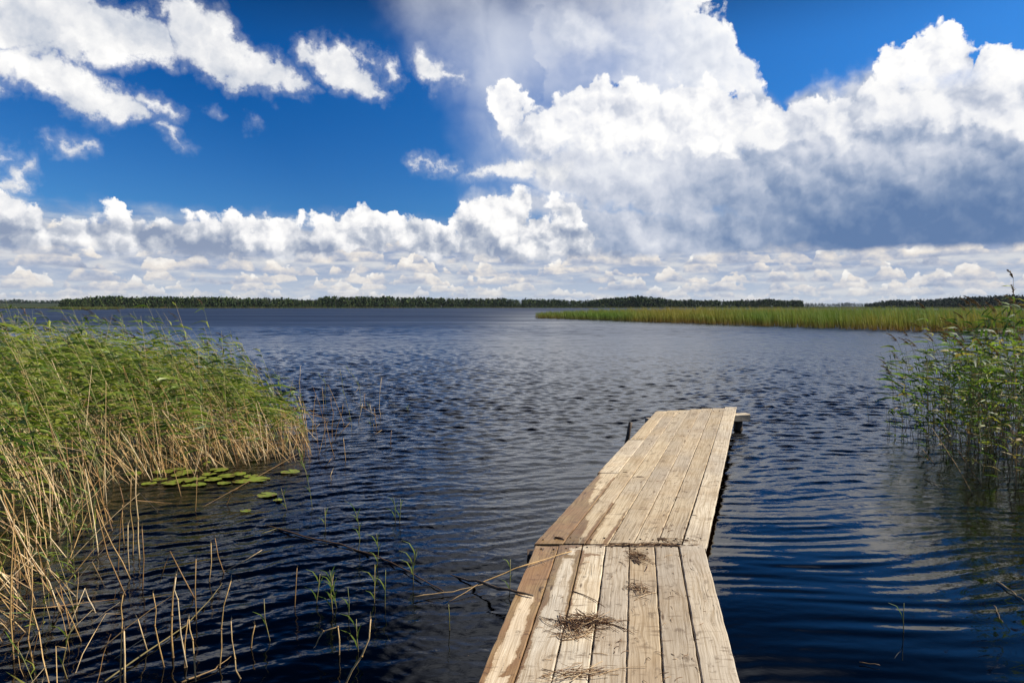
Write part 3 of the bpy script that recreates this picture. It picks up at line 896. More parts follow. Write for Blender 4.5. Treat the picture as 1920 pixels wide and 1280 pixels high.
# ------ prototypes copied as individual reeds
def proto_reed(label, h, lean, seed, nleaf, leaf_len, leaf_w, plume, mats, bare, dead=0.05, spread=0.3, droop=0.25):
    r = random.Random(seed)
    st, lf, pl = MB(), MB(), MB()
    reed_geo(st, lf, pl, (0, 0, -0.45), h + 0.45, lean, r, nleaf, leaf_len, leaf_w, plume, spread=spread, droop=droop, bare=bare, dead=dead, sides=5, rad=0.0042)
    root = empty('reed')
    smooth(st.build('stem', mats[0], root)); smooth(lf.build('leaves', mats[1], root))
    if plume: pl.build('plume', mats[2], root)
    return root

def scatter(poly, n_, r, bias=None):
    xs = [p[0] for p in poly]; ys = [p[1] for p in poly]
    out = []
    while len(out) < n_:
        x_, y_ = r.uniform(min(xs), max(xs)), r.uniform(min(ys), max(ys))
        if poly_in(poly, x_, y_) and (bias is None or r.random() < bias(x_, y_)): out.append((x_, y_))
    return out

EDGE_L = lambda x_, y_: max(0.0, 1 - poly_dist(BED_L[:6] + BED_L[:0:-1][:0] + [BED_L[5]], x_, y_) / 1.6) if False else 1.0
def near_edge(poly, depth):
    return lambda x_, y_: 1.0 if poly_dist(poly, x_, y_) < depth else 0.0

protoL = []
for i in range(8):
    h = 1.25 + 0.1 * i
    protoL.append((h, proto_reed('', h, R(33 + 3 * (i % 3)), 100 + i, 10, 0.46, 0.028, i in (3, 6, 7), (M_STEM, M_LEAF, M_PLUME), 0.36, 0.04, 0.36, 0.20)))
PL = {3, 6, 7}
LBL_L = {True: 'green reed with a brown plume, blown over leftwards in the left reed bed',
         False: 'green reed without a plume, blown over leftwards in the left reed bed'}
GRP_L = {True: 'plumed green reeds of the left bed', False: 'green reeds of the left bed without plumes'}
used = set()
# front rows of the left bed, nearest the viewer
LP = []
for (x_, y_) in scatter(BED_L, 100000, random.Random(3))[:10500]:
    if x_ < -0.80 * y_ - 0.4: continue
    LP.append((x_, y_))
LP.sort(key=lambda p: math.hypot(*p))
random.Random(4).shuffle(LP)
ind = [p for p in LP if left_h(*p) > 0][:170]
ind_set = set(ind)
for (x_, y_) in ind:
    hh = left_h(x_, y_) * rs_.uniform(0.82, 1.08)
    k = min(range(8), key=lambda q: abs(protoL[q][0] - hh) + rs_.random() * 0.25)
    h0, pr = protoL[k]
    if k in used: o = copy_thing(pr, (x_, y_, 0), rs_.gauss(0, 0.16), hh / h0)
    else:
        o = pr; o.location = (x_, y_, 0); o.rotation_euler = (0, 0, rs_.gauss(0, .15)); used.add(k)
    tag(o, LBL_L[k in PL], 'reed', GRP_L[k in PL])

def drop_unused(protos, used_):
    for k_, (_, o_) in enumerate(protos):
        if k_ not in used_:
            for c_ in list(o_.children): bpy.data.objects.remove(c_)
            bpy.data.objects.remove(o_)
drop_unused(protoL, used)
# the rest of the left bed: one mass of reeds, leaves and dead stalks nobody could count
mb = MB(); r = random.Random(21)
for (x_, y_) in LP:
    if (x_, y_) in ind_set: continue
    e = poly_dist(BED_L[:6], x_, y_)
    if r.random() < (0.14 if x_ / y_ > -0.62 else 0.34): continue
    hh = left_h(x_, y_) * r.uniform(0.55, 1.16)
    if e < 0.5: hh *= r.uniform(0.55, 1.0)
    q = r.random()
    if q < 0.46 + 0.10 * (x_ < -4.5):
        reed_geo(mb, mb, mb, (x_, y_, -0.1), hh * 1.25 + 0.1, R(r.uniform(20, 52)), r, 8, 0.46, 0.027, r.random() < 0.10, mats=(0, 1, 2), spread=0.42, droop=0.20, bare=0.38 if r.random() < 0.72 else 0.12, dead=0.04)
    else:
        dry_geo(mb, (x_, y_, -0.1), hh * r.uniform(0.35, 0.85) + 0.1, R(r.uniform(8, 52)), r.gauss(0, 0.8), r, 3, rad=r.uniform(0.003, 0.0055), snap=r.uniform(0.15, 0.55) if r.random() < 0.36 else 0)
for (x_, y_) in scatter([(-4.2, 6.0), (-3.5, 6.2), (-3.25, 5.3), (-2.9, 4.4), (-3.1, 3.5), (-5.0, 3.4)], 150, r):
    dry_geo(mb, (x_, y_, -0.1), r.uniform(0.35, 1.0), R(r.uniform(0, 62)), r.gauss(0, 1.3), r, 3, rad=r.uniform(0.003, 0.0055), snap=r.uniform(0.2, 0.6) if r.random() < 0.45 else 0)
for (x_, y_) in scatter([(-4.0, 9.2), (-2.6, 9.2), (-2.5, 8.5), (-3.4, 8.1), (-4.1, 7.3), (-4.5, 8.0)], 190, r):
    dry_geo(mb, (x_, y_, -0.1), r.uniform(0.3, 0.95), R(r.uniform(5, 58)), r.gauss(0, 0.9), r, 3, rad=r.uniform(0.003, 0.005), snap=r.uniform(0.2, 0.5) if r.random() < 0.4 else 0)
for (x_, y_) in scatter([(-3.5, 5.0), (-2.7, 4.5), (-2.1, 3.3), (-1.95, 2.8), (-2.6, 2.7), (-3.7, 3.7)], 95, r):
    dry_geo(mb, (x_, y_, -0.1), r.uniform(0.15, 0.65), R(r.uniform(0, 66)), r.gauss(0, 1.8), r, 3, rad=r.uniform(0.0015, 0.0038), snap=r.uniform(0.1, 0.4) if r.random() < 0.5 else 0)
for (x_, y_) in scatter([(-4.4, 7.0), (-3.4, 5.6), (-2.2, 3.3), (-2.2, 2.8), (-4.6, 4.2)], 60, r):
    reed_geo(mb, mb, mb, (x_, y_, -0.1), r.uniform(0.3, 0.8), R(r.uniform(0, 30)), r, 5, 0.22, 0.009, False, mats=(0, 1, 2), spread=0.9, droop=-0.3, bare=0.2, rad=0.002)
for k_ in range(34):
    y_ = r.uniform(8.8, 11.5); x_ = y_ * (r.uniform(385, 540) - 960) / 1280
    reed_geo(mb, mb, mb, (x_, y_, -0.1), r.uniform(1.4, 1.95), R(r.uniform(26, 40)), r, 7, 0.34, 0.018, r.random() < .3, mats=(0, 1, 2), spread=0.3, droop=0.12, bare=0.5)
bed = mb.build('reed_bed', MATS3 + [M_DRY])
tag(bed, 'dense mass of green and straw coloured reeds filling the left shore', 'reed bed', kind='stuff')

# ------ right clump
protoR = []
for i in range(7):
    h = 1.35 + 0.13 * i
    protoR.append((h, proto_reed('', h, R(7 + 5 * (i % 3)), 200 + i, 8, 0.36, 0.028, i in (2, 5), (M_STEMR, M_LEAFR, M_PLUME), 0.25, 0.07, 0.95, 0.05)))
usedR = set()
PLR = {2, 5}
LBL_R = {True: 'leafy reed with a brown plume standing within the tangled clump at the right edge',
         False: 'leafy reed without a plume standing within the tangled clump at the right edge'}
GRP_R = {True: 'plumed reeds of the right clump', False: 'leafy reeds of the right clump without plumes'}
def right_h(x_, y_):
    return 1.25 + 0.75 * max(0, min(1, (x_ / y_ - 0.58) / 0.17))
RP = scatter(BED_R, 1150, random.Random(31), lambda x_, y_: 0.35 + 0.65 * (poly_dist(BED_R, x_, y_) > 0.3))
RPv = [p for p in RP if p[0] / p[1] < 0.80]
random.Random(5).shuffle(RPv)
indR = set(RPv[:120])
for (x_, y_) in RPv[:120]:
    hh = right_h(x_, y_) * rs_.uniform(0.75, 1.08)
    k = min(range(7), key=lambda q: abs(protoR[q][0] - hh) + rs_.random() * 0.3)
    h0, pr = protoR[k]
    if k in usedR: o = copy_thing(pr, (x_, y_, 0), rs_.gauss(0, 0.5), hh / h0)
    else: o = pr; o.location = (x_, y_, 0); usedR.add(k)
    tag(o, LBL_R[k in PLR], 'reed', GRP_R[k in PLR])
drop_unused(protoR, usedR)
mb = MB(); r = random.Random(41)
for (x_, y_) in RP:
    if (x_, y_) in indR: continue
    hh = right_h(x_, y_) * r.uniform(0.6, 1.05)
    q = r.random()
    if q < 0.36:
        reed_geo(mb, mb, mb, (x_, y_, -0.1), hh + 0.1, R(r.uniform(3, 22)), r, 7, 0.36, 0.029, r.random() < 0.08, mats=(0, 1, 2), spread=1.0, droop=0.1, bare=0.25, dead=0.08)
    elif q < 0.95:
        dry_geo(mb, (x_, y_, -0.1), hh * r.uniform(0.25, 0.8), R(r.uniform(0, 38)), r.uniform(-3, 3), r, 3, snap=r.uniform(0.1, 0.5) if r.random() < 0.35 else 0)
rb = mb.build('reed_bed', [M_STEMR, M_LEAFR, M_PLUME, M_STEMR])
tag(rb, 'tangled mass of leafy and broken reeds at the right edge of the lake', 'reed bed', kind='stuff')

# the tall reed above the rest of the right clump, with two plumes
def tall_reed(px, py_base, py_tip, px_tip, Y, seed, label, lean=4):
    r = random.Random(seed)
    b = on_y(px, py_base, Y); b.z = -0.45
    t = on_y(px_tip, py_tip, Y)
    st, lf, pl = MB(), MB(), MB()
    hgt = (t.z) + 0.45
    reed_geo(st, lf, pl, (0, 0, -0.45), hgt, R(lean), r, 10, 0.26, 0.02, True, psize=0.6, spread=0.35, droop=0.1, bare=0.5, sides=5, rad=0.004)
    root = empty('reed', (b.x, b.y, 0))
    smooth(st.build('stem', M_STEMR, root)); smooth(lf.build('leaves', M_LEAFR, root)); pl.build('plume', M_PLUME, root)
    tag(root, label, 'reed', GRP_R[True])
tall_reed(1908, 900, 522, 1888, 7.6, 1, 'tallest reed of the right clump, its plume rising above the far treeline')
tall_reed(1900, 880, 548, 1872, 8.2, 2, 'second tallest reed of the right clump, its plume just under the tallest one', 6)
tall_reed(1790, 860, 574, 1735, 8.6, 3, 'reed with a long dark brown plume arching left over the far reed bank', 10)

# =================================================================== far reed banks, woods
def blade_mat(name, top, mid, low, z0, z1, var=0.35):
    m, n = material(name)
    P = position(n); x, y, z = n.sep(P)
    tt = attr(n, 'tint')
    hgt_ = n.mapr(z + (tt - 0.5) * 0.5 + n.noise(P, 0.25, 3) * 0.4 - 0.2, z0, z1, 0, 1, 'LINEAR')
    c = n.ramp(hgt_, [(0.0, low), (0.4, mid), (1.0, top)])
    patch = n.noise(n.vmath('MULTIPLY', P, (0.06, 0.03, 0.2)), 1.0, 4, 0.6)
    c = n.mix(n.mapr(patch, 0.40, 0.64), n.mix(1.0, c, (0.72, 1.0, 0.75), 'MULTIPLY'), n.mix(1.0, c, (1.35, 1.0, 0.8), 'MULTIPLY', clamp=False))
    c = n.mix(n.mapr(tt, 0, 1, 0.0, var), c, (0.26, 0.20, 0.07))
    a = n.nt.nodes.new('ShaderNodeBsdfTranslucent'); n._set(a.inputs[0], c)
    mx = n.new('ShaderNodeMixShader'); mx.inputs[0].default_value = 0.3
    n.nt.links.new(principled(n, c, 0.6, spec=0.3), mx.inputs[1]); n.nt.links.new(a.outputs[0], mx.inputs[2])
    finish(n, mx.outputs[0])
    return m
M_BANK = blade_mat('reed_bank', (0.36, 0.36, 0.065), (0.25, 0.31, 0.05), (0.20, 0.14, 0.04), 0.0, 1.8, 0.15)
M_FRINGE = blade_mat('shore_fringe', (0.20, 0.22, 0.06), (0.16, 0.19, 0.05), (0.13, 0.12, 0.05), 0.0, 1.6)
def blade_bed(name, pts, hfun, r, mat, w=0.05, nb_=5, spread=0.5):
    mb = MB()
    for (x_, y_) in pts:
        h = hfun(x_, y_) * r.uniform(0.75, 1.12)
        for k in range(nb_):
            bx_, by_ = x_ + r.gauss(0, .12), y_ + r.gauss(0, .12)
            l_ = -r.uniform(0.05, 0.45) * h * spread; ly = r.gauss(0, .12) * h
            hh = h * r.uniform(0.55, 1.0)
            a = r.uniform(-.9, .9); sx, sy = math.cos(a), math.sin(a)
            w_ = w * r.uniform(0.6, 1.3)
            b0 = Vector((bx_, by_, -0.05)); b1 = Vector((bx_ + l_ * .4, by_ + ly * .4, hh * 0.55)); b2 = Vector((bx_ + l_, by_ + ly, hh))
            sdv = Vector((sx, sy, 0))
            mb.ribbon([b0, b1, b2], [w_ * 0.7, w_, w_ * 0.08], sdv, 0, r.random())
            if k == 0:   # drooping leaf head
                b3 = b2 + Vector((-0.25 * r.random() - 0.05, 0, -0.12))
                mb.ribbon([b1, b2 + Vector((0, 0, -.1)), b3], [w_ * .5, w_ * 1.2, 0.01], Vector((0, .4, 1)).normalized(), 0, r.random())
    return mb.build(name, mat)
BANK = [(3.9, 113), (7, 108), (12, 95), (22, 74.5), (29, 56), (34.5, 46.5), (48, 36), (75, 40), (150, 60), (230, 150), (90, 205), (30, 175), (12, 150), (6, 128)]
r = random.Random(51)
front_line = BANK[:8]
def bank_bias(x_, y_):
    d = poly_dist(front_line, x_, y_); return 1.0 if d < 5 else (0.30 if d < 20 else 0.10)
bp = [p for p in scatter(BANK, 16000, r, bank_bias) if p[0] / p[1] < 1.1]
def bank_h(x_, y_):
    tip = max(0, min(1, (x_ - 3) / 22))
    dd = poly_dist(front_line, x_, y_)
    return (1.15 + 0.75 * tip) * (0.86 + 0.14 * min(1, dd / 3)) * (1 + 0.07 * math.sin(x_ * 0.55) * math.sin(y_ * 0.4))
bk = blade_bed('reed_bank', bp, bank_h, r, M_BANK, 0.04)
tag(bk, 'long olive green and rusty reed bank reaching in from the right across the lake', 'reed bank', kind='stuff')
FARB = [(-275, 372), (-258, 392), (-216, 384), (-213, 392), (-240, 450), (-290, 440)]
FARB = [tuple(on_z(px, py)[:2]) for px, py in ((88, 579.3), (130, 581), (200, 580.6), (238, 579.0), (200, 577.6), (120, 577.4))]
fp = scatter(FARB, 2600, r)
fb_ = blade_bed('reed_islet', fp, lambda x_, y_: 1.9, r, M_FRINGE, 0.22, 3)
tag(fb_, 'bright green low patch of reeds far across the lake at the left', 'reed patch', kind='stuff')
fr_pts = []
for i in range(5200):
    az = r.uniform(-0.72, 0.62)
    rr = float(shore_r(np.array(az))) + r.uniform(-26, -6)
    fr_pts.append((rr * math.sin(az), rr * math.cos(az)))
ff = blade_bed('shore_reeds', fr_pts, lambda x_, y_: 1.5, r, M_FRINGE, 0.6, 2)
tag(ff, 'thin pale strip of reeds along the foot of the far woods', 'reed fringe', kind='stuff')

# ---- woods
def tree_mat(name, a, b, c_):
    m, n = material(name)
    P = position(n)
    t = (attr(n, 'tint') * 0.75 + n.noise(P, 0.12, 3) * 0.5 - 0.12).cl()
    c = n.ramp(t, [(0.0, a), (0.55, b), (1.0, c_)])
    finish(n, principled(n, c, 0.9, spec=0.15))
    return m
M_WOOD = tree_mat('mixed_forest', (0.014, 0.030, 0.012), (0.042, 0.074, 0.024), (0.105, 0.135, 0.038))
M_WOODF = tree_mat('distant_forest', (0.014, 0.028, 0.016), (0.022, 0.044, 0.022), (0.04, 0.065, 0.03))
M_BARK, n = material('pine_bark'); finish(n, principled(n, n.mix(attr(n, 'tint'), (0.10, 0.06, 0.04), (0.22, 0.17, 0.13)), 0.9))
def far_tree(mb, x_, y_, z_, h, kind, r, dens=1.0):
    tone = r.random()
    trunk_h = h * (0.9 if kind == 'spruce' else 0.7)
    mb.tube([(x_, y_, z_ - 0.5), (x_, y_, z_ + trunk_h)], [h * 0.014, h * 0.005], 3, 1, r.random(), cap=False)
    nf = int((34 if kind == 'spruce' else 40) * dens)
    for k in range(nf):
        if kind == 'spruce':
            t = r.random() ** 0.75
            rad = h * 0.12 * (1 - t) * (0.75 + 0.35 * math.sin(t * 38)) + 0.12
            a = r.uniform(0, 6.283)
            c = Vector((x_ + math.cos(a) * rad * 0.75, y_ + math.sin(a) * rad * 0.75, z_ + h * (0.08 + 0.92 * t)))
            s_ = h * 0.085 * (1.25 - t)
            out = Vector((math.cos(a), math.sin(a), -0.45))
            sd = Vector((-math.sin(a), math.cos(a), 0.2))
            mb.add([c - out * s_ * 0.7 - sd * s_ * .7, c - out * s_ * .7 + sd * s_ * .7, c + out * s_ * 1.4], [(0, 1, 2)], 0, max(0, min(1, tone * 0.6 + r.random() * 0.35)))
        else:
            pine = kind == 'pine'
            while True:
                p = Vector((r.uniform(-1, 1), r.uniform(-1, 1), r.uniform(-1, 1)))
                if 0.35 < p.length < 1: break
            cz = 0.62 if pine else 0.54; rz = 0.38 if pine else 0.46; rx = 0.125 if pine else 0.17
            lump = 1 + 0.22 * math.sin(p.x * 5 + tone * 9) * math.cos(p.z * 6 + tone * 5)
            c = Vector((x_ + p.x * rx * h * lump, y_ + p.y * rx * h * lump, z_ + h * (cz + p.z * rz * lump)))
            s_ = h * 0.10
            u_ = Vector((r.gauss(0, 1), r.gauss(0, 1), r.gauss(0, .6))).normalized(); w_ = u_.cross(Vector((r.gauss(0, 1), r.gauss(0, 1), r.gauss(0, 1)))).normalized()
            mb.add([c + u_ * s_, c + w_ * s_, c - u_ * s_, c - w_ * s_ * 0.8], [(0, 1, 2, 3)], 0, max(0, min(1, tone * 0.75 + 0.12 + r.random() * 0.3)))
def interp(prof, x_):
    for (a, b), (c, d) in zip(prof, prof[1:]):
        if a <= x_ <= c: return b + (d - b) * (x_ - a) / (c - a)
    return prof[-1][1] if x_ > prof[-1][0] else prof[0][1]
def wood(name, label, prof, D_, depth, step_px, mat, seed, kinds, dens=1.0, zb=0.9, rows=4):
    """woodland whose tree tops follow the skyline profile (photo column, photo row)"""
    r = random.Random(seed); mb = MB()
    x0, x1 = prof[0][0], prof[-1][0]
    for row in range(rows):
        px = x0 + r.random() * step_px
        while px < x1:
            Dr = D_ + depth * (row + r.random() * 0.8) / rows
            d = ray(px, 575); az = math.atan2(d.x, d.y)
            base_r = Dr if D_ > 1500 else float(shore_r(np.array(az))) + 4 + Dr - D_
            x_, y_ = base_r * math.sin(az), base_r * math.cos(az)
            top = interp(prof, px) + r.gauss(0, 0.7) + 0.9 * math.sin(px * 0.09 + seed) * math.sin(px * 0.031)
            if row == 0: top += abs(r.gauss(1.5, 3.0))
            ztop = CAM_H + (HOR - top) / F * y_
            zg = zb if D_ < 1500 else max(zb, ztop - 17)
            h = max(5.0, ztop - zg)
            far_tree(mb, x_, y_, zg, h, r.choice(kinds), r, dens)
            if row < 2:
                for q_ in range(2): far_tree(mb, x_ + r.gauss(0, 2.5), y_ - 5, zg - 0.9, h * r.uniform(0.35, 0.62), 'leafy', r, dens * 0.8)
            px += step_px * r.uniform(0.5, 1.5)
    o = mb.build(name, [mat, M_BARK])
    return tag(o, label, 'forest', kind='stuff')
K1 = ['spruce', 'spruce', 'pine', 'leafy', 'leafy', 'spruce']
wood('forest', 'dark mixed wood on the far shore at the left, starting abruptly beside the open gap', [(112, 564), (120, 560), (150, 559), (210, 555.5), (260, 557), (400, 557), (470, 559), (540, 560), (596, 563)], 850, 90, 2.7, M_WOOD, 61, K1, rows=5)
wood('forest', 'even dark spruce wood in the middle of the far shore', [(590, 562), (606, 557), (640, 556), (760, 557), (830, 559), (960, 560), (1040, 562), (1110, 563.5)], 850, 90, 2.7, M_WOOD, 62, ['spruce', 'spruce', 'spruce', 'pine', 'leafy'], rows=5)
wood('forest', 'rounded dark wood rising behind the tip of the reed bank', [(1105, 563), (1140, 560), (1165, 556.5), (1200, 556), (1225, 558), (1250, 561), (1270, 562)], 850, 100, 2.7, M_WOOD, 63, ['leafy', 'pine', 'spruce'], rows=5)
wood('forest', 'dark uneven wood behind the middle of the reed bank', [(1255, 562), (1300, 562.5), (1370, 563), (1400, 563), (1440, 561), (1480, 562), (1505, 564)], 850, 90, 2.7, M_WOOD, 64, K1, rows=5)
wood('distant_forest', 'thin bluish wood on the horizon at the far left', [(-160, 562), (0, 562), (60, 562), (118, 563)], 2300, 250, 2.0, M_WOODF, 65, K1, 0.5)
wood('distant_forest', 'low bluish wood on the horizon in the gap behind the reed bank', [(1490, 568), (1560, 568.5), (1660, 568), (1700, 567)], 2700, 250, 2.0, M_WOODF, 66, K1, 0.5)
wood('distant_forest', 'dark wooded hill rising towards the right edge behind the reed bank', [(1622, 571), (1640, 566), (1662, 562.5), (1700, 563), (1740, 561), (1780, 559), (1800, 557.5), (1860, 555), (1920, 554), (2060, 552)], 1300, 420, 2.6, M_WOODF, 67, K1, 0.6, rows=6)

# =================================================================== single stalks standing in front of the beds
def stalk(pxs, label, group=None, name='dead_reed_stalk', mat=None, rad=0.0038, seed=0, cat='dead stalk', root=-0.45, depth=0.0, leaves=0, Y=None):
    """stalk through photo points, first point is where it leaves the water"""
    r = random.Random(seed * 31 + int(pxs[0][0]))
    b = on_z(*pxs[0]); Y0_ = b.y
    pts = []
    for k, (px, py) in enumerate(pxs):
        p = on_y(px, py, Y0_ + depth * k)
        pts.append(p)
    # smooth in-betweens
    fine = []
    for a, c in zip(pts, pts[1:]):
        for t in (0, 0.5): fine.append(a.lerp(c, t) + (Vector((r.gauss(0, .008), r.gauss(0, .008), 0)) if t else Vector((r.gauss(0, .003), r.gauss(0, .003), 0))))
    fine.append(pts[-1])
    d = (fine[1] - fine[0]).normalized()
    under = fine[0] + Vector((-d.x * 0.2, -0.02, root))
    fine = [under] + fine
    org = Vector((b.x, b.y, 0))
    fine = [p - org for p in fine]
    mb = MB(); k = len(fine) - 1
    tint = r.uniform(0.25, 1.0)
    mb.tube(fine, [rad * (1.1 - 0.45 * i / k) for i in range(k + 1)], 6, 0, tint)
    if not leaves:
        d_ = (fine[-1] - fine[-2]).normalized(); s2 = Vector((1, 0, 0))          # torn fibres at the broken end
        for q in range(2): mb.ribbon([fine[-1], fine[-1] + (d_ + Vector((r.gauss(0, .35), r.gauss(0, .35), 0))) * r.uniform(.015, .05)], [rad * 1.1, rad * .2], s2, 0, min(1, tint + .2))
        for q in range(1, k, 2):                                               # joints
            c_ = fine[q]; u_ = (fine[q + 1] - fine[q]).normalized() * rad * 0.8
            mb.tube([c_ - u_, c_ + u_], [rad * 1.3] * 2, 6, 0, max(0, tint - .35))
    if leaves:
        e = empty(name, org)
        smooth(mb.build('stem', mat or M_DRY, e))
        lf = MB()
        for q in range(leaves):
            t = 0.35 + 0.6 * (q + r.random() * .5) / leaves
            x_ = t * k; i = min(int(x_), k - 1); p = fine[i].lerp(fine[i + 1], x_ - i)
            s_ = 1 if q % 2 else -1
            ln = r.uniform(0.07, 0.14)
            dd = Vector((s_ * 0.2 - 0.1, r.gauss(0, .15), 1)).normalized()
            pp = [p, p + dd * ln * .4, p + (dd + Vector((s_ * .15, 0, 0))).normalized() * ln * .8, p + (dd + Vector((s_ * .38, 0, -.15))).normalized() * ln * 1.15]
            lf.ribbon(pp, [0.004, 0.008, 0.006, 0.001], Vector((0.8, 0.5, 0.1)).normalized(), 0, r.uniform(0.3, 0.85))
        smooth(lf.build('leaves', M_LEAF, e))
        o = e
    else:
        o = smooth(mb.build(name, mat or M_DRY)); o.location = org
    tag(o, label, cat, group)
    return o
def Z2(*p): return [(x_ * .375, 860 + y_ * .375) for x_, y_ in p]       # readings taken from an enlarged crop
def Z6(*p): return [(560 + x_ * .2083, 640 + y_ * .2083) for x_, y_ in p]
G1 = 'broken stalks in the dark water at the lower left'
L1 = 'straw coloured broken stalk standing alone in the dark open water at lower left'
near_st = [
    (Z2((975, 690), (850, 465), (805, 600)), 'tan stalk snapped into a sharp peak above the dark water at lower left'),
    (Z2((930, 1040), (885, 700), (880, 590)), None), (Z2((862, 990), (858, 780), (880, 575)), 'thick pale stalk with a torn ragged top at lower left'),
    (Z2((820, 1040), (775, 830), (765, 670)), None), (Z2((740, 960), (690, 800)), None), (Z2((1105, 1040), (1105, 850), (1155, 610)), 'long tan stalk bowing to the right above the black water at lower left'),
    (Z2((1120, 570), (1075, 395)), None), (Z2((1125, 560), (1310, 455)), 'thin stalk reaching low to the right over the dark water'),
    (Z2((1205, 1100), (1170, 1000), (1155, 810)), None), (Z2((1470, 740), (1485, 545)), 'single upright tan stalk midway between the lower left stalks and the jetty'),
    (Z2((622, 1118), (620, 860)), 'thick pale cut stalk at the bottom edge of the lower left water'), (Z2((600, 1118), (605, 800), (615, 680)), None),
    (Z2((978, 1110), (970, 900), (945, 800)), None), (Z2((925, 1040), (940, 800)), None),
    (Z2((1690, 980), (1690, 840), (1620, 860), (1580, 930)), 'brown stalk hooked over in an arch low over the black water'),
    (Z2((1255, 940), (1275, 830)), 'short white torn reed tip in the black water at lower left'),
    (Z2((590, 560), (605, 300), (600, 140)), None), (Z2((700, 500), (690, 300), (680, 55)), 'tallest thick upright stalk in front of the lily pads at the left'),
    (Z2((665, 480), (650, 260), (655, 95)), None), (Z2((710, 650), (710, 350)), None), (Z2((620, 420), (612, 230)), None), (Z2((645, 560), (640, 330)), None),
    (Z2((650, 600), (560, 430), (475, 235)), None), (Z2((625, 680), (540, 480), (480, 250)), None),
    (Z2((315, 755), (155, 500), (20, 200)), 'long thick bent stalk leaning out of the lower left reeds into the water'),
    (Z2((300, 760), (150, 480), (0, 190)), None),
    (Z2((185, 1110), (145, 900), (160, 530)), 'long curved orange brown stalk at the far lower left'), (Z2((355, 520), (200, 330), (135, 180)), None),
    (Z2((300, 350), (230, 200), (150, 60)), None), (Z2((215, 275), (400, 110), (525, 25)), 'pale stalk slanting up to the right across the lower left reeds'),
    (Z2((60, 245), (190, 125)), None), (Z2((85, 725), (0, 600)), None), (Z2((160, 810), (0, 690)), None), (Z2((65, 1000), (55, 600), (70, 300)), None),
    (Z2((535, 230), (525, 30)), None), (Z2((410, 350), (400, 120)), None), (Z2((980, 260), (985, 80)), None), (Z2((1130, 230), (1150, 180), (1190, 145)), None),
    (Z2((905, 185), (870, 60), (865, -120)), None), (Z2((985, 800), (980, 500)), None), (Z2((1050, 610), (1055, 420)), None),
    (Z2((130, 870), (0, 760)), None), (Z2((480, 180), (420, 60)), None), (Z2((350, 420), (325, 300), (390, 200)), None), (Z2((250, 400), (150, 180)), None),
]
for i, (p_, lb) in enumerate(near_st):
    if lb and 'white' in lb: stalk(p_, lb, None, seed=i, rad=0.005)
    else: stalk(p_, lb or L1, None if lb else G1, seed=i, rad=0.0062 if (lb and 'thick' in lb) else 0.0042)
G2 = 'stalks of the sparse outlying clump right of the left reed bed'
L2 = 'thin stalk of the sparse outlying clump just right of the left reed bed'
mid_st = [Z6((35, 650), (5, 370), (15, 225)), Z6((215, 690), (130, 415)), Z6((228, 630), (210, 405)), Z6((410, 760), (370, 640), (265, 390)),
          Z6((320, 1040), (240, 710)), Z6((240, 930), (230, 700)), Z6((205, 1010), (290, 930), (460, 730)), Z6((160, 760), (0, 540)), Z6((170, 895), (0, 725)),
          Z6((620, 885), (750, 795)), Z6((738, 690), (725, 610), (745, 330)), Z6((595, 610), (590, 470)), Z6((720, 680), (500, 540)), Z6((828, 940), (835, 800)),
          Z6((425, 1080), (402, 870)), Z6((455, 530), (545, 410)), Z6((600, 520), (560, 560), (605, 465)), Z6((300, 1248), (302, 1165)), Z6((235, 1130), (295, 1050)),
          Z6((680, 780), (640, 560)), Z6((540, 720), (575, 560)), Z6((300, 900), (310, 640), (290, 500)), Z6((330, 860), (370, 700), (400, 560)), Z6((700, 780), (680, 600)), Z6((120, 820), (190, 740))]
for i, p_ in enumerate(mid_st): stalk(p_, L2, G2, seed=60 + i, rad=0.0046)
for i, p_ in enumerate([Z6((480, 830), (470, 700), (395, 400), (372, 250)), Z6((560, 640), (545, 400), (480, 300), (425, 240)), Z6((250, 620), (240, 380), (170, 290)),
                        Z6((655, 780), (635, 560)), Z6((80, 1240), (40, 1100), (5, 960))]):
    stalk(p_, 'slender green reed shoot of the sparse clump right of the left reed bed', 'green shoots of the sparse clump', 'reed_shoot', M_STEM, 0.0032, 90 + i, 'reed shoot', leaves=5)

# young green shoots standing alone in open water
shoots = [([(585, 952), (575, 890), (560, 845)], 4), ([(538, 955), (527, 915)], 2), ([(672, 1032), (673, 985), (664, 952)], 5), ([(708, 1060), (706, 1000)], 4), ([(775, 1095), (773, 1060), (782, 1035)], 5),
          ([(742, 975), (738, 932)], 3), ([(749, 982), (751, 935)], 2), ([(610, 992), (609, 952)], 2), ([(956, 1112), (957, 1048)], 3), ([(623, 1150), (625, 1075)], 6), ([(632, 1140), (618, 1068)], 6),
          ([(700, 1130), (703, 1058)], 4), ([(595, 1130), (600, 1075)], 3), ([(722, 1140), (723, 1068)], 1), ([(653, 1160), (652, 1100)], 1), ([(505, 1200), (495, 1122)], 1), ([(672, 1222), (668, 1160)], 3),
          ([(134, 1050), (133, 940)], 5), ([(124, 1272), (124, 1215), (140, 1168)], 3), ([(842, 1180), (841, 1132)], 0), ([(728, 955), (727, 970)], 0), ([(765, 772), (766, 758)], 2),
          ([(1629, 790), (1627, 742)], 2), ([(1664, 800), (1663, 765)], 1), ([(1668, 822), (1667, 762)], 1), ([(1693, 1185), (1695, 1130)], 1)]
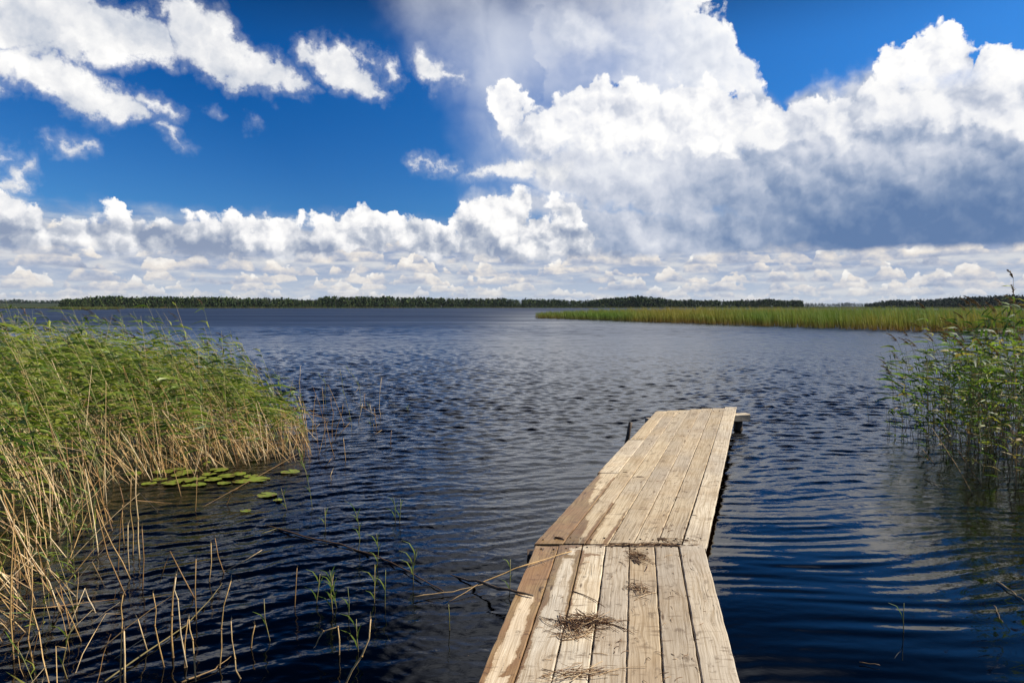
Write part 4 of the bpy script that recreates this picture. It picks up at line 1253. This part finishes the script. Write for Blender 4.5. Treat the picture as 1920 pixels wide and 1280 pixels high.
for i, (p_, nl) in enumerate(shoots):
    lb = 'young thin green reed shoot standing alone in open water'
    g = 'young green shoots in open water'
    if i == 8: lb, g = 'bright green shoot standing right beside the left edge of the jetty', None
    if i == 16: lb, g = 'green shoot with a drooping leaf beside a bent white stalk at the bottom', None
    if p_[0][1] < p_[1][1]: continue
    stalk(p_, lb, g, 'reed_shoot', M_STEM, 0.003, 120 + i, 'reed shoot', leaves=nl)
stalk([(650, 1279), (678, 1229), (695, 1160)], 'pale bent stalk leaning right at the bottom of the open water', None, seed=200, rad=0.0055)

# ---- things lying on the water
def lying(pxs, label, name='floating_stalk', mat=None, rad=0.005, cat='floating stalk', group=None, seed=0, z=0.012, sides=6, knots=0.004, lift_last=0.0, tint=0.7):
    r = random.Random(seed)
    pts = [on_z(px, py, z) for px, py in pxs]
    pts[-1].z += lift_last
    fine = []
    for a, c in zip(pts, pts[1:]):
        for t in (0, .25, .5, .75): fine.append(a.lerp(c, t) + Vector((r.gauss(0, knots), r.gauss(0, knots), r.gauss(0, knots * .3))))
    fine.append(pts[-1])
    org = fine[0].copy(); org.z = 0
    mb = MB(); k = len(fine) - 1
    mb.tube([p - org for p in fine], [rad * (1 - 0.6 * i / k) for i in range(k + 1)], sides, 0, tint)
    o = smooth(mb.build(name, mat or M_DRY)); o.location = org
    return tag(o, label, cat, group)
lying(Z2((510, 1118), (930, 830), (1060, 690), (1110, 620)), 'very long yellow green stalk lying on the dark water at lower left', mat=M_STEM, seed=1, tint=0.8)
lying(Z2((900, 1115), (1080, 1050), (1155, 985)), 'pale stalk floating at the bottom of the lower left water', seed=2)
lying([(500, 985), (570, 1005), (640, 1020), (700, 1040), (745, 1058), (800, 1090), (832, 1108)], 'long brown stem drifting on the water in the middle left', seed=3, rad=0.007, tint=0.15)
lying([(490, 1000), (520, 990), (560, 992)], 'tuft of green stems floating at the end of the long drifting stem', mat=M_STEM, seed=4, tint=0.3)
lying([(560, 850), (480, 895), (380, 950)], 'thin tan stalk lying across the water beside the lily pads', seed=5, tint=0.5)
lying([(775, 1118), (850, 1108), (905, 1095)], 'yellow stalk lying on the water left of the jetty', seed=6, tint=0.9, z=0.02)
lying([(1668, 848), (1640, 853), (1606, 850)], 'thin dark twig lying on the water left of the right reed clump', 'floating_twig', msoil, 0.004, 'twig', seed=7)
lying([(1870, 1090), (1898, 1108), (1921, 1126)], 'thin pale stalk floating at the lower right edge', seed=8, tint=0.9)
lying([(1865, 1135), (1872, 1150), (1881, 1166)], 'short stalk floating below the long one at the lower right edge', seed=9, tint=0.5, rad=0.003)
lying([(1612, 1240), (1650, 1246)], 'tiny straw floating in the dark water at the bottom right', seed=10, tint=0.4, rad=0.003)
lying([(1735, 897), (1752, 905), (1762, 915)], 'broken orange stalk in the water below the yellow leaf', seed=11, tint=0.3, rad=0.005)
# dark rotten branch leaning on the jetty and the long straw above it
def free_tube(pts, rads, name, mat, label, cat, sides=7, tint=0.5, jit=0.004, seed=0):
    r = random.Random(seed); fine = []; rr_ = []
    for i in range(len(pts) - 1):
        for t in (0, .25, .5, .75):
            fine.append(pts[i].lerp(pts[i + 1], t) + Vector((r.gauss(0, jit), r.gauss(0, jit), r.gauss(0, jit)))); rr_.append((rads[i] * (1 - t) + rads[i + 1] * t) * r.uniform(.85, 1.15))
    fine.append(pts[-1]); rr_.append(rads[-1])
    org = fine[0].copy()
    mb = MB(); mb.tube([p - org for p in fine], rr_, sides, 0, tint)
    o = smooth(mb.build(name, mat)); o.location = org
    return tag(o, label, cat)
tipb = near_pt(1000, 1116, 0.012)
free_tube([on_z(812, 1072, -0.05), on_z(880, 1086, 0.02), on_z(935, 1101, 0.10), tipb], [0.003, 0.008, 0.010, 0.006], 'rotten_branch', msoil, 'dark rotten branch rising from the water onto the left edge of the jetty', 'branch', seed=3)
free_tube([on_z(838, 1130, 0.0), on_z(905, 1090, 0.05), near_pt(985, 1058, 0.03), near_pt(1072, 1033, 0.010)], [0.002, 0.004, 0.0045, 0.003], 'long_straw', M_DRY, 'long straw coloured stalk lying from the water up across the left boards', 'straw', seed=4, tint=0.8, jit=0.002)

# lily pads
mlily, n = material('lily_pad')
P = position(n)
c = n.mix(n.noise(P, 6, 4), (0.12, 0.16, 0.018), (0.28, 0.35, 0.04))
c = n.mix(orand(n) * 0.8, c, (0.16, 0.20, 0.03))
c = n.mix(n.mapr(n.noise(P, 22, 4), 0.55, 0.64), c, (0.17, 0.10, 0.035))
finish(n, principled(n, c, 0.35, bump(n, n.noise(P, 40, 3), 0.3, 0.004)))
def lily(px, py, rad, seed, label, group):
    r = random.Random(seed); c0 = on_z(px, py, 0.012)
    bm_ = MB(); notch = r.uniform(0, 6.28); n_ = 26; rings = 4
    vs = [Vector((0, 0, 0.0))]; fs = []
    for k in range(1, rings + 1):
        for i in range(n_ + 1):
            a = notch + 0.28 + (2 * math.pi - 0.56) * i / n_
            q = rad * k / rings * (1 + 0.05 * math.sin(3 * a + seed))
            edge = (k == rings)
            vs.append(Vector((math.cos(a) * q, math.sin(a) * q * 0.92, 0.003 * math.sin(2 * a + seed) + (0.006 * r.random() if edge else 0.002))))
    for i in range(n_): fs.append((0, 1 + i, 2 + i))
    for k in range(rings - 1):
        for i in range(n_):
            a = 1 + k * (n_ + 1) + i; b = a + n_ + 1
            fs.append((a, b, b + 1, a + 1))
    top = len(vs)
    vs += [v_ - Vector((0, 0, 0.0025)) for v_ in vs]
    fs += [tuple(reversed([q + top for q in f])) for f in fs]
    bm_.add(vs, fs)
    o = smooth(bm_.build('lily_pad', mlily)); o.location = c0
    tag(o, label, 'lily pad', group)
GP = 'cluster of lily pads in front of the left reeds'; LP_ = 'yellow green lily pad floating within the crowded cluster before the left reeds'
pads = [(305, 884), (333, 890), (352, 884), (300, 898), (280, 906), (320, 905), (345, 900), (372, 896), (392, 888), (400, 898), (425, 892), (446, 888), (452, 902), (470, 892), (420, 905), (485, 898), (372, 908), (250, 888), (335, 878), (410, 880)]
for i, (px, py) in enumerate(pads): lily(px, py, random.Random(i).uniform(0.065, 0.125), i, LP_, GP)
lily(501, 927, 0.10, 40, 'lily pad lying apart in front of the cluster, nearest the viewer', None)
lily(545, 884, 0.11, 41, 'lily pad furthest to the right, apart from the cluster', None)
lily(521, 937, 0.045, 42, 'smallest lily pad, just right of the one nearest the viewer', None)
lily(349, 910, 0.05, 43, LP_, GP)
lily(460, 957, 0.05, 44, 'small half sunk lily pad on the open water below the cluster', None)
lily(1667, 812, 0.06, 45, 'tiny green floating leaf left of the right reed clump', None)
# yellow leaf
myel, n = material('yellow_leaf'); finish(n, principled(n, n.mix(n.noise(position(n), 40, 2), (0.62, 0.30, 0.03), (0.45, 0.14, 0.02)), 0.5))
y0_, y1_, y2_ = on_z(1717, 851, 0.03), on_z(1731, 857, 0.035), on_z(1741, 862, 0.015)
mb = MB(); og = y0_.copy()
mb.ribbon([p - og for p in (y0_, y0_.lerp(y1_, .5) + Vector((0, 0, .01)), y1_, y1_.lerp(y2_, .5) + Vector((0, 0, .012)), y2_)], [0.006, 0.03, 0.022, 0.04, 0.008], Vector((0.2, 0.9, 0.4)).normalized())
o = smooth(mb.build('fallen_leaf', myel)); o.location = og; tag(o, 'small orange yellow leaf floating in front of the right reed clump', 'leaf')
sm_ = o.modifiers.new('thickness', 'SOLIDIFY'); sm_.thickness = 0.001

# submerged stone beside the jetty
mstone, n = material('reddish_stone'); finish(n, principled(n, n.mix(n.noise(position(n), 14, 5), (0.18, 0.09, 0.05), (0.34, 0.20, 0.13)), 0.8))
bm = bmesh.new(); bmesh.ops.create_icosphere(bm, subdivisions=3, radius=1)
for v_ in bm.verts:
    q = v_.co; k = 1 + 0.12 * math.sin(3 * q.x + 1) + 0.1 * math.sin(4 * q.y + 2) + 0.06 * math.sin(7 * q.z)
    v_.co = Vector((q.x * 0.11 * k, q.y * 0.08 * k, q.z * 0.07 * k))
me = bpy.data.meshes.new('stone'); bm.to_mesh(me); bm.free(); me.materials.append(mstone)
o = bpy.data.objects.new('stone', me); COL.objects.link(o); o.location = on_z(878, 1256, -0.085); smooth(o)
tag(o, 'reddish stone just under the water left of the near jetty boards', 'stone')

# leaning stalks in the right clump
for i, (p_, lb) in enumerate([([(1824, 926), (1790, 868), (1747, 802)], 'long pale stalk leaning out of the right clump down into the water'), ([(1838, 905), (1800, 850), (1760, 800)], 'second thin stalk leaning parallel behind the long pale one in the right clump'),
                              ([(1752, 870), (1728, 840)], 'short orange stalk leaning near the yellow leaf'), ([(1915, 870), (1895, 850), (1872, 795)], 'pale broken stalk crossing the reeds at the right edge')]):
    stalk(p_, lb, None, seed=300 + i, rad=0.005)
stalk([(1840, 905), (1838, 850), (1836, 790)], 'thin orange stalk standing upright at the front of the right clump', None, seed=310)

# =================================================================== litter on the boards
M_STRAW = stalk_mat('litter_straw', [(0.0, (0.09, 0.045, 0.02)), (0.4, (0.24, 0.13, 0.06)), (0.75, (0.48, 0.31, 0.15)), (1.0, (0.66, 0.50, 0.30))])
def litter(name, label, c_px, n_, spread, ln, seed, flat=0.03, group=None, ang=None, cat='straw heap', darkf=0.45):
    r = random.Random(seed); mb = MB()
    c0 = deck_pt(*c_px, 0.006); up = near_n if c_px[1] > 1021 else far_n
    for i in range(n_):
        a = (r.choice((0.35, -0.45, 2.3)) + r.gauss(0, 0.38)) if ang is None else r.gauss(ang, 0.35)
        d = Vector((math.cos(a), math.sin(a), 0)); d = (d - up * d.dot(up)).normalized()
        p = c0 + Vector((r.gauss(0, spread[0]), r.gauss(0, spread[1]), 0)); p += up * ((c0 - p).dot(up))
        w_ = math.exp(-((p - c0).length / (spread[0] * 1.3)) ** 2)
        l_ = ln * r.uniform(0.3, 1.1); hz = r.uniform(0, flat) * w_ + 0.001
        bend = Vector((r.gauss(0, 1), r.gauss(0, 1), 0)) * l_ * 0.10
        tl = r.gauss(0, 0.10) * w_
        q = [p - d * l_ * .5 + up * max(0.001, hz - tl * l_), p + bend + up * hz, p + d * l_ * .5 + up * max(0.001, hz + tl * l_)]
        mid1 = q[0].lerp(q[1], .5) + bend * .25; mid2 = q[1].lerp(q[2], .5) + bend * .25
        mb.tube([x_ - c0 for x_ in (q[0], mid1, q[1], mid2, q[2])], [r.uniform(0.0012, 0.0026)] * 5, 4, 0, (r.random() * 0.5 if r.random() < darkf else r.uniform(0.5, 1)))
    o = mb.build(name, M_STRAW); o.location = c0
    return tag(o, label, cat, group)
litter('straw_heap', 'dark heap of broken reeds on the near boards, biggest on the jetty', (1100, 1166), 115, (0.085, 0.038), 0.20, 1, 0.03, darkf=0.62)
litter('straw_heap', 'long reed pieces trailing leftwards below the biggest heap on the boards', (1085, 1185), 22, (0.07, 0.03), 0.17, 2, 0.01)
litter('straw_heap', 'thin pile of pale straws between the biggest heap and the joint', (1197, 1102), 34, (0.035, 0.06), 0.13, 3, 0.012)
litter('straw_heap', 'mat of straw and dirt on the middle board just before the joint', (1196, 1045), 70, (0.035, 0.07), 0.09, 4, 0.012)
litter('straw_heap', 'line of reed scraps caught along the joint between the two rows of boards', (1215, 1021), 120, (0.17, 0.014), 0.08, 5, 0.012, ang=0.1, darkf=0.6)
litter('straw_heap', 'long reed stems bunched across the boards at the bottom of the picture', (1080, 1262), 26, (0.09, 0.022), 0.26, 6, 0.014, ang=0.28, darkf=0.35)
litter('straw_heap', 'few twigs lying left of the biggest heap', (1048, 1192), 7, (0.02, 0.01), 0.07, 7, 0.004)
litter('straw_heap', 'reed scraps at the right end of the joint between the rows of boards', (1270, 1012), 24, (0.07, 0.03), 0.06, 8, 0.006)
msl, n = material('dry_mud')
finish(n, principled(n, n.mix(n.noise(position(n), 60, 4), (0.05, 0.03, 0.018), (0.13, 0.08, 0.045)), 0.95, bump(n, n.noise(position(n), 160, 3), 0.8, 0.004)))
def mud(c_px, rx, ry, seed, label):
    r = random.Random(seed); mb = MB(); c0 = deck_pt(*c_px, 0.004); up = near_n if c_px[1] > 1021 else far_n
    n_ = 20; vs = [up * 0.006]
    ax = Vector((1, 0, 0)); ay = (Vector((0, 1, 0)) - up * up.y).normalized()
    for k, f in ((1, .55), (2, 1.0)):
        for i in range(n_):
            a = 6.2832 * i / n_; q = f * r.uniform(0.55, 1.2)
            vs.append(ax * math.cos(a) * rx * q + ay * math.sin(a) * ry * q + up * (0.004 if k == 1 else 0.0))
    fs = [(0, 1 + i, 1 + (i + 1) % n_) for i in range(n_)] + [(1 + i, 1 + n_ + i, 1 + n_ + (i + 1) % n_, 1 + (i + 1) % n_) for i in range(n_)]
    mb.add(vs, fs); o = smooth(mb.build('mud_patch', msl)); o.location = c0
    tag(o, label, 'mud')
mud((1192, 1048), 0.038, 0.10, 1, 'crumbly brown mud patch among straw just before the joint')
mud((1240, 1009), 0.05, 0.028, 2, 'dark mud smear on the far boards by the joint')
mud((1288, 1012), 0.018, 0.02, 3, 'small dark mud lump near the right side of the joint')
def single(p0, p1, label, seed, rad=0.0022, tint=0.8, bend=0.05, group=None, mat=None):
    r = random.Random(seed); a = deck_pt(*p0, 0.0035); b = deck_pt(*p1, 0.0035)
    up = near_n if p0[1] > 1021 else far_n
    d = (b - a); pr_ = d.cross(up).normalized() * d.length * bend * r.choice((-1, 1))
    mb = MB(); mb.tube([Vector(), d * .3 + pr_ + up * .003, d * .65 + pr_ + up * .005, d], [rad, rad, rad * .9, rad * .6], 5, 0, tint)
    o = smooth(mb.build('straw', M_STRAW)); o.location = a
    tag(o, label, 'straw', group)
single((1073, 1107), (1135, 1138), 'long dark curved reed lying on the boards above the biggest heap', 1, 0.003, 0.15)
single((1140, 1168), (1190, 1188), 'dark reed pointing right out of the biggest heap', 2, 0.0028, 0.2)
single((1190, 1125), (1230, 1110), 'pale straw at the right of the thin pile of straws', 3, 0.003, 1.0)
single((1105, 1225), (1140, 1227), 'pale straw lying level below the biggest heap', 4, 0.0025, 0.8)
single((1050, 1200), (1112, 1182), 'curved pale reed lying below the left of the biggest heap', 5, 0.0035, 0.85, 0.12)
single((1168, 885), (1177, 885), 'short dark twig across the gap in the middle of the far boards', 6, 0.004, 0.0)
single((1194, 893), (1208, 894), 'dark twig lying right of the short one on the far boards', 7, 0.004, 0.0)
single((1040, 1007), (1058, 1011), 'dark stub of wood on the wet far left board', 8, 0.008, 0.0)
single((1240, 1010), (1285, 1028), 'curved straw lying across the joint at the right', 9, 0.003, 0.6)
GS = 'single straws scattered over the jetty boards'; LS = 'tiny straw fragment lying loose on the jetty boards away from the heaps'
r = random.Random(77)
for i in range(80):
    px, py = r.uniform(1010, 1330), r.uniform(1030, 1275)
    if px < 1003 - (py - 1020) * 0.35 or px > 1318 + (py - 1020) * 0.2: continue
    a = r.uniform(0, 3.14); l_ = r.uniform(6, 22)
    single((px, py), (px + math.cos(a) * l_, py + math.sin(a) * l_ * .6), LS, 400 + i, r.uniform(0.001, 0.002), r.random(), 0.1, GS)
for i in range(22):
    t = r.random(); px, py = 1160 + 160 * (1 - t) * r.random() + 100 * t + 60 * r.random() * (1 - t), 1010 - 230 * t
    if not 1021 > py > 775: continue
    l_ = r.uniform(5, 12); single((px, py), (px + l_, py + r.uniform(-2, 2)), LS, 500 + i, r.uniform(0.0015, 0.003), r.random() * .5, 0.1, GS)

# =================================================================== thin summer haze over the lake
mh, n = material('summer_haze')
vol = n.new('ShaderNodeVolumePrincipled')
vol.inputs['Color'].default_value = (0.75, 0.85, 1.0, 1); vol.inputs['Density'].default_value = 0.000035; vol.inputs['Anisotropy'].default_value = 0.2
o_ = n.new('ShaderNodeOutputMaterial'); n.nt.links.new(vol.outputs[0], o_.inputs['Volume'])
bm = bmesh.new(); bmesh.ops.create_cube(bm, size=1)
for v_ in bm.verts: v_.co = Vector((v_.co.x * 25000, v_.co.y * 25000, v_.co.z * 52 + 20))
me = bpy.data.meshes.new('haze'); bm.to_mesh(me); bm.free(); me.materials.append(mh)
hz = bpy.data.objects.new('haze', me); COL.objects.link(hz)
tag(hz, kind='stuff')
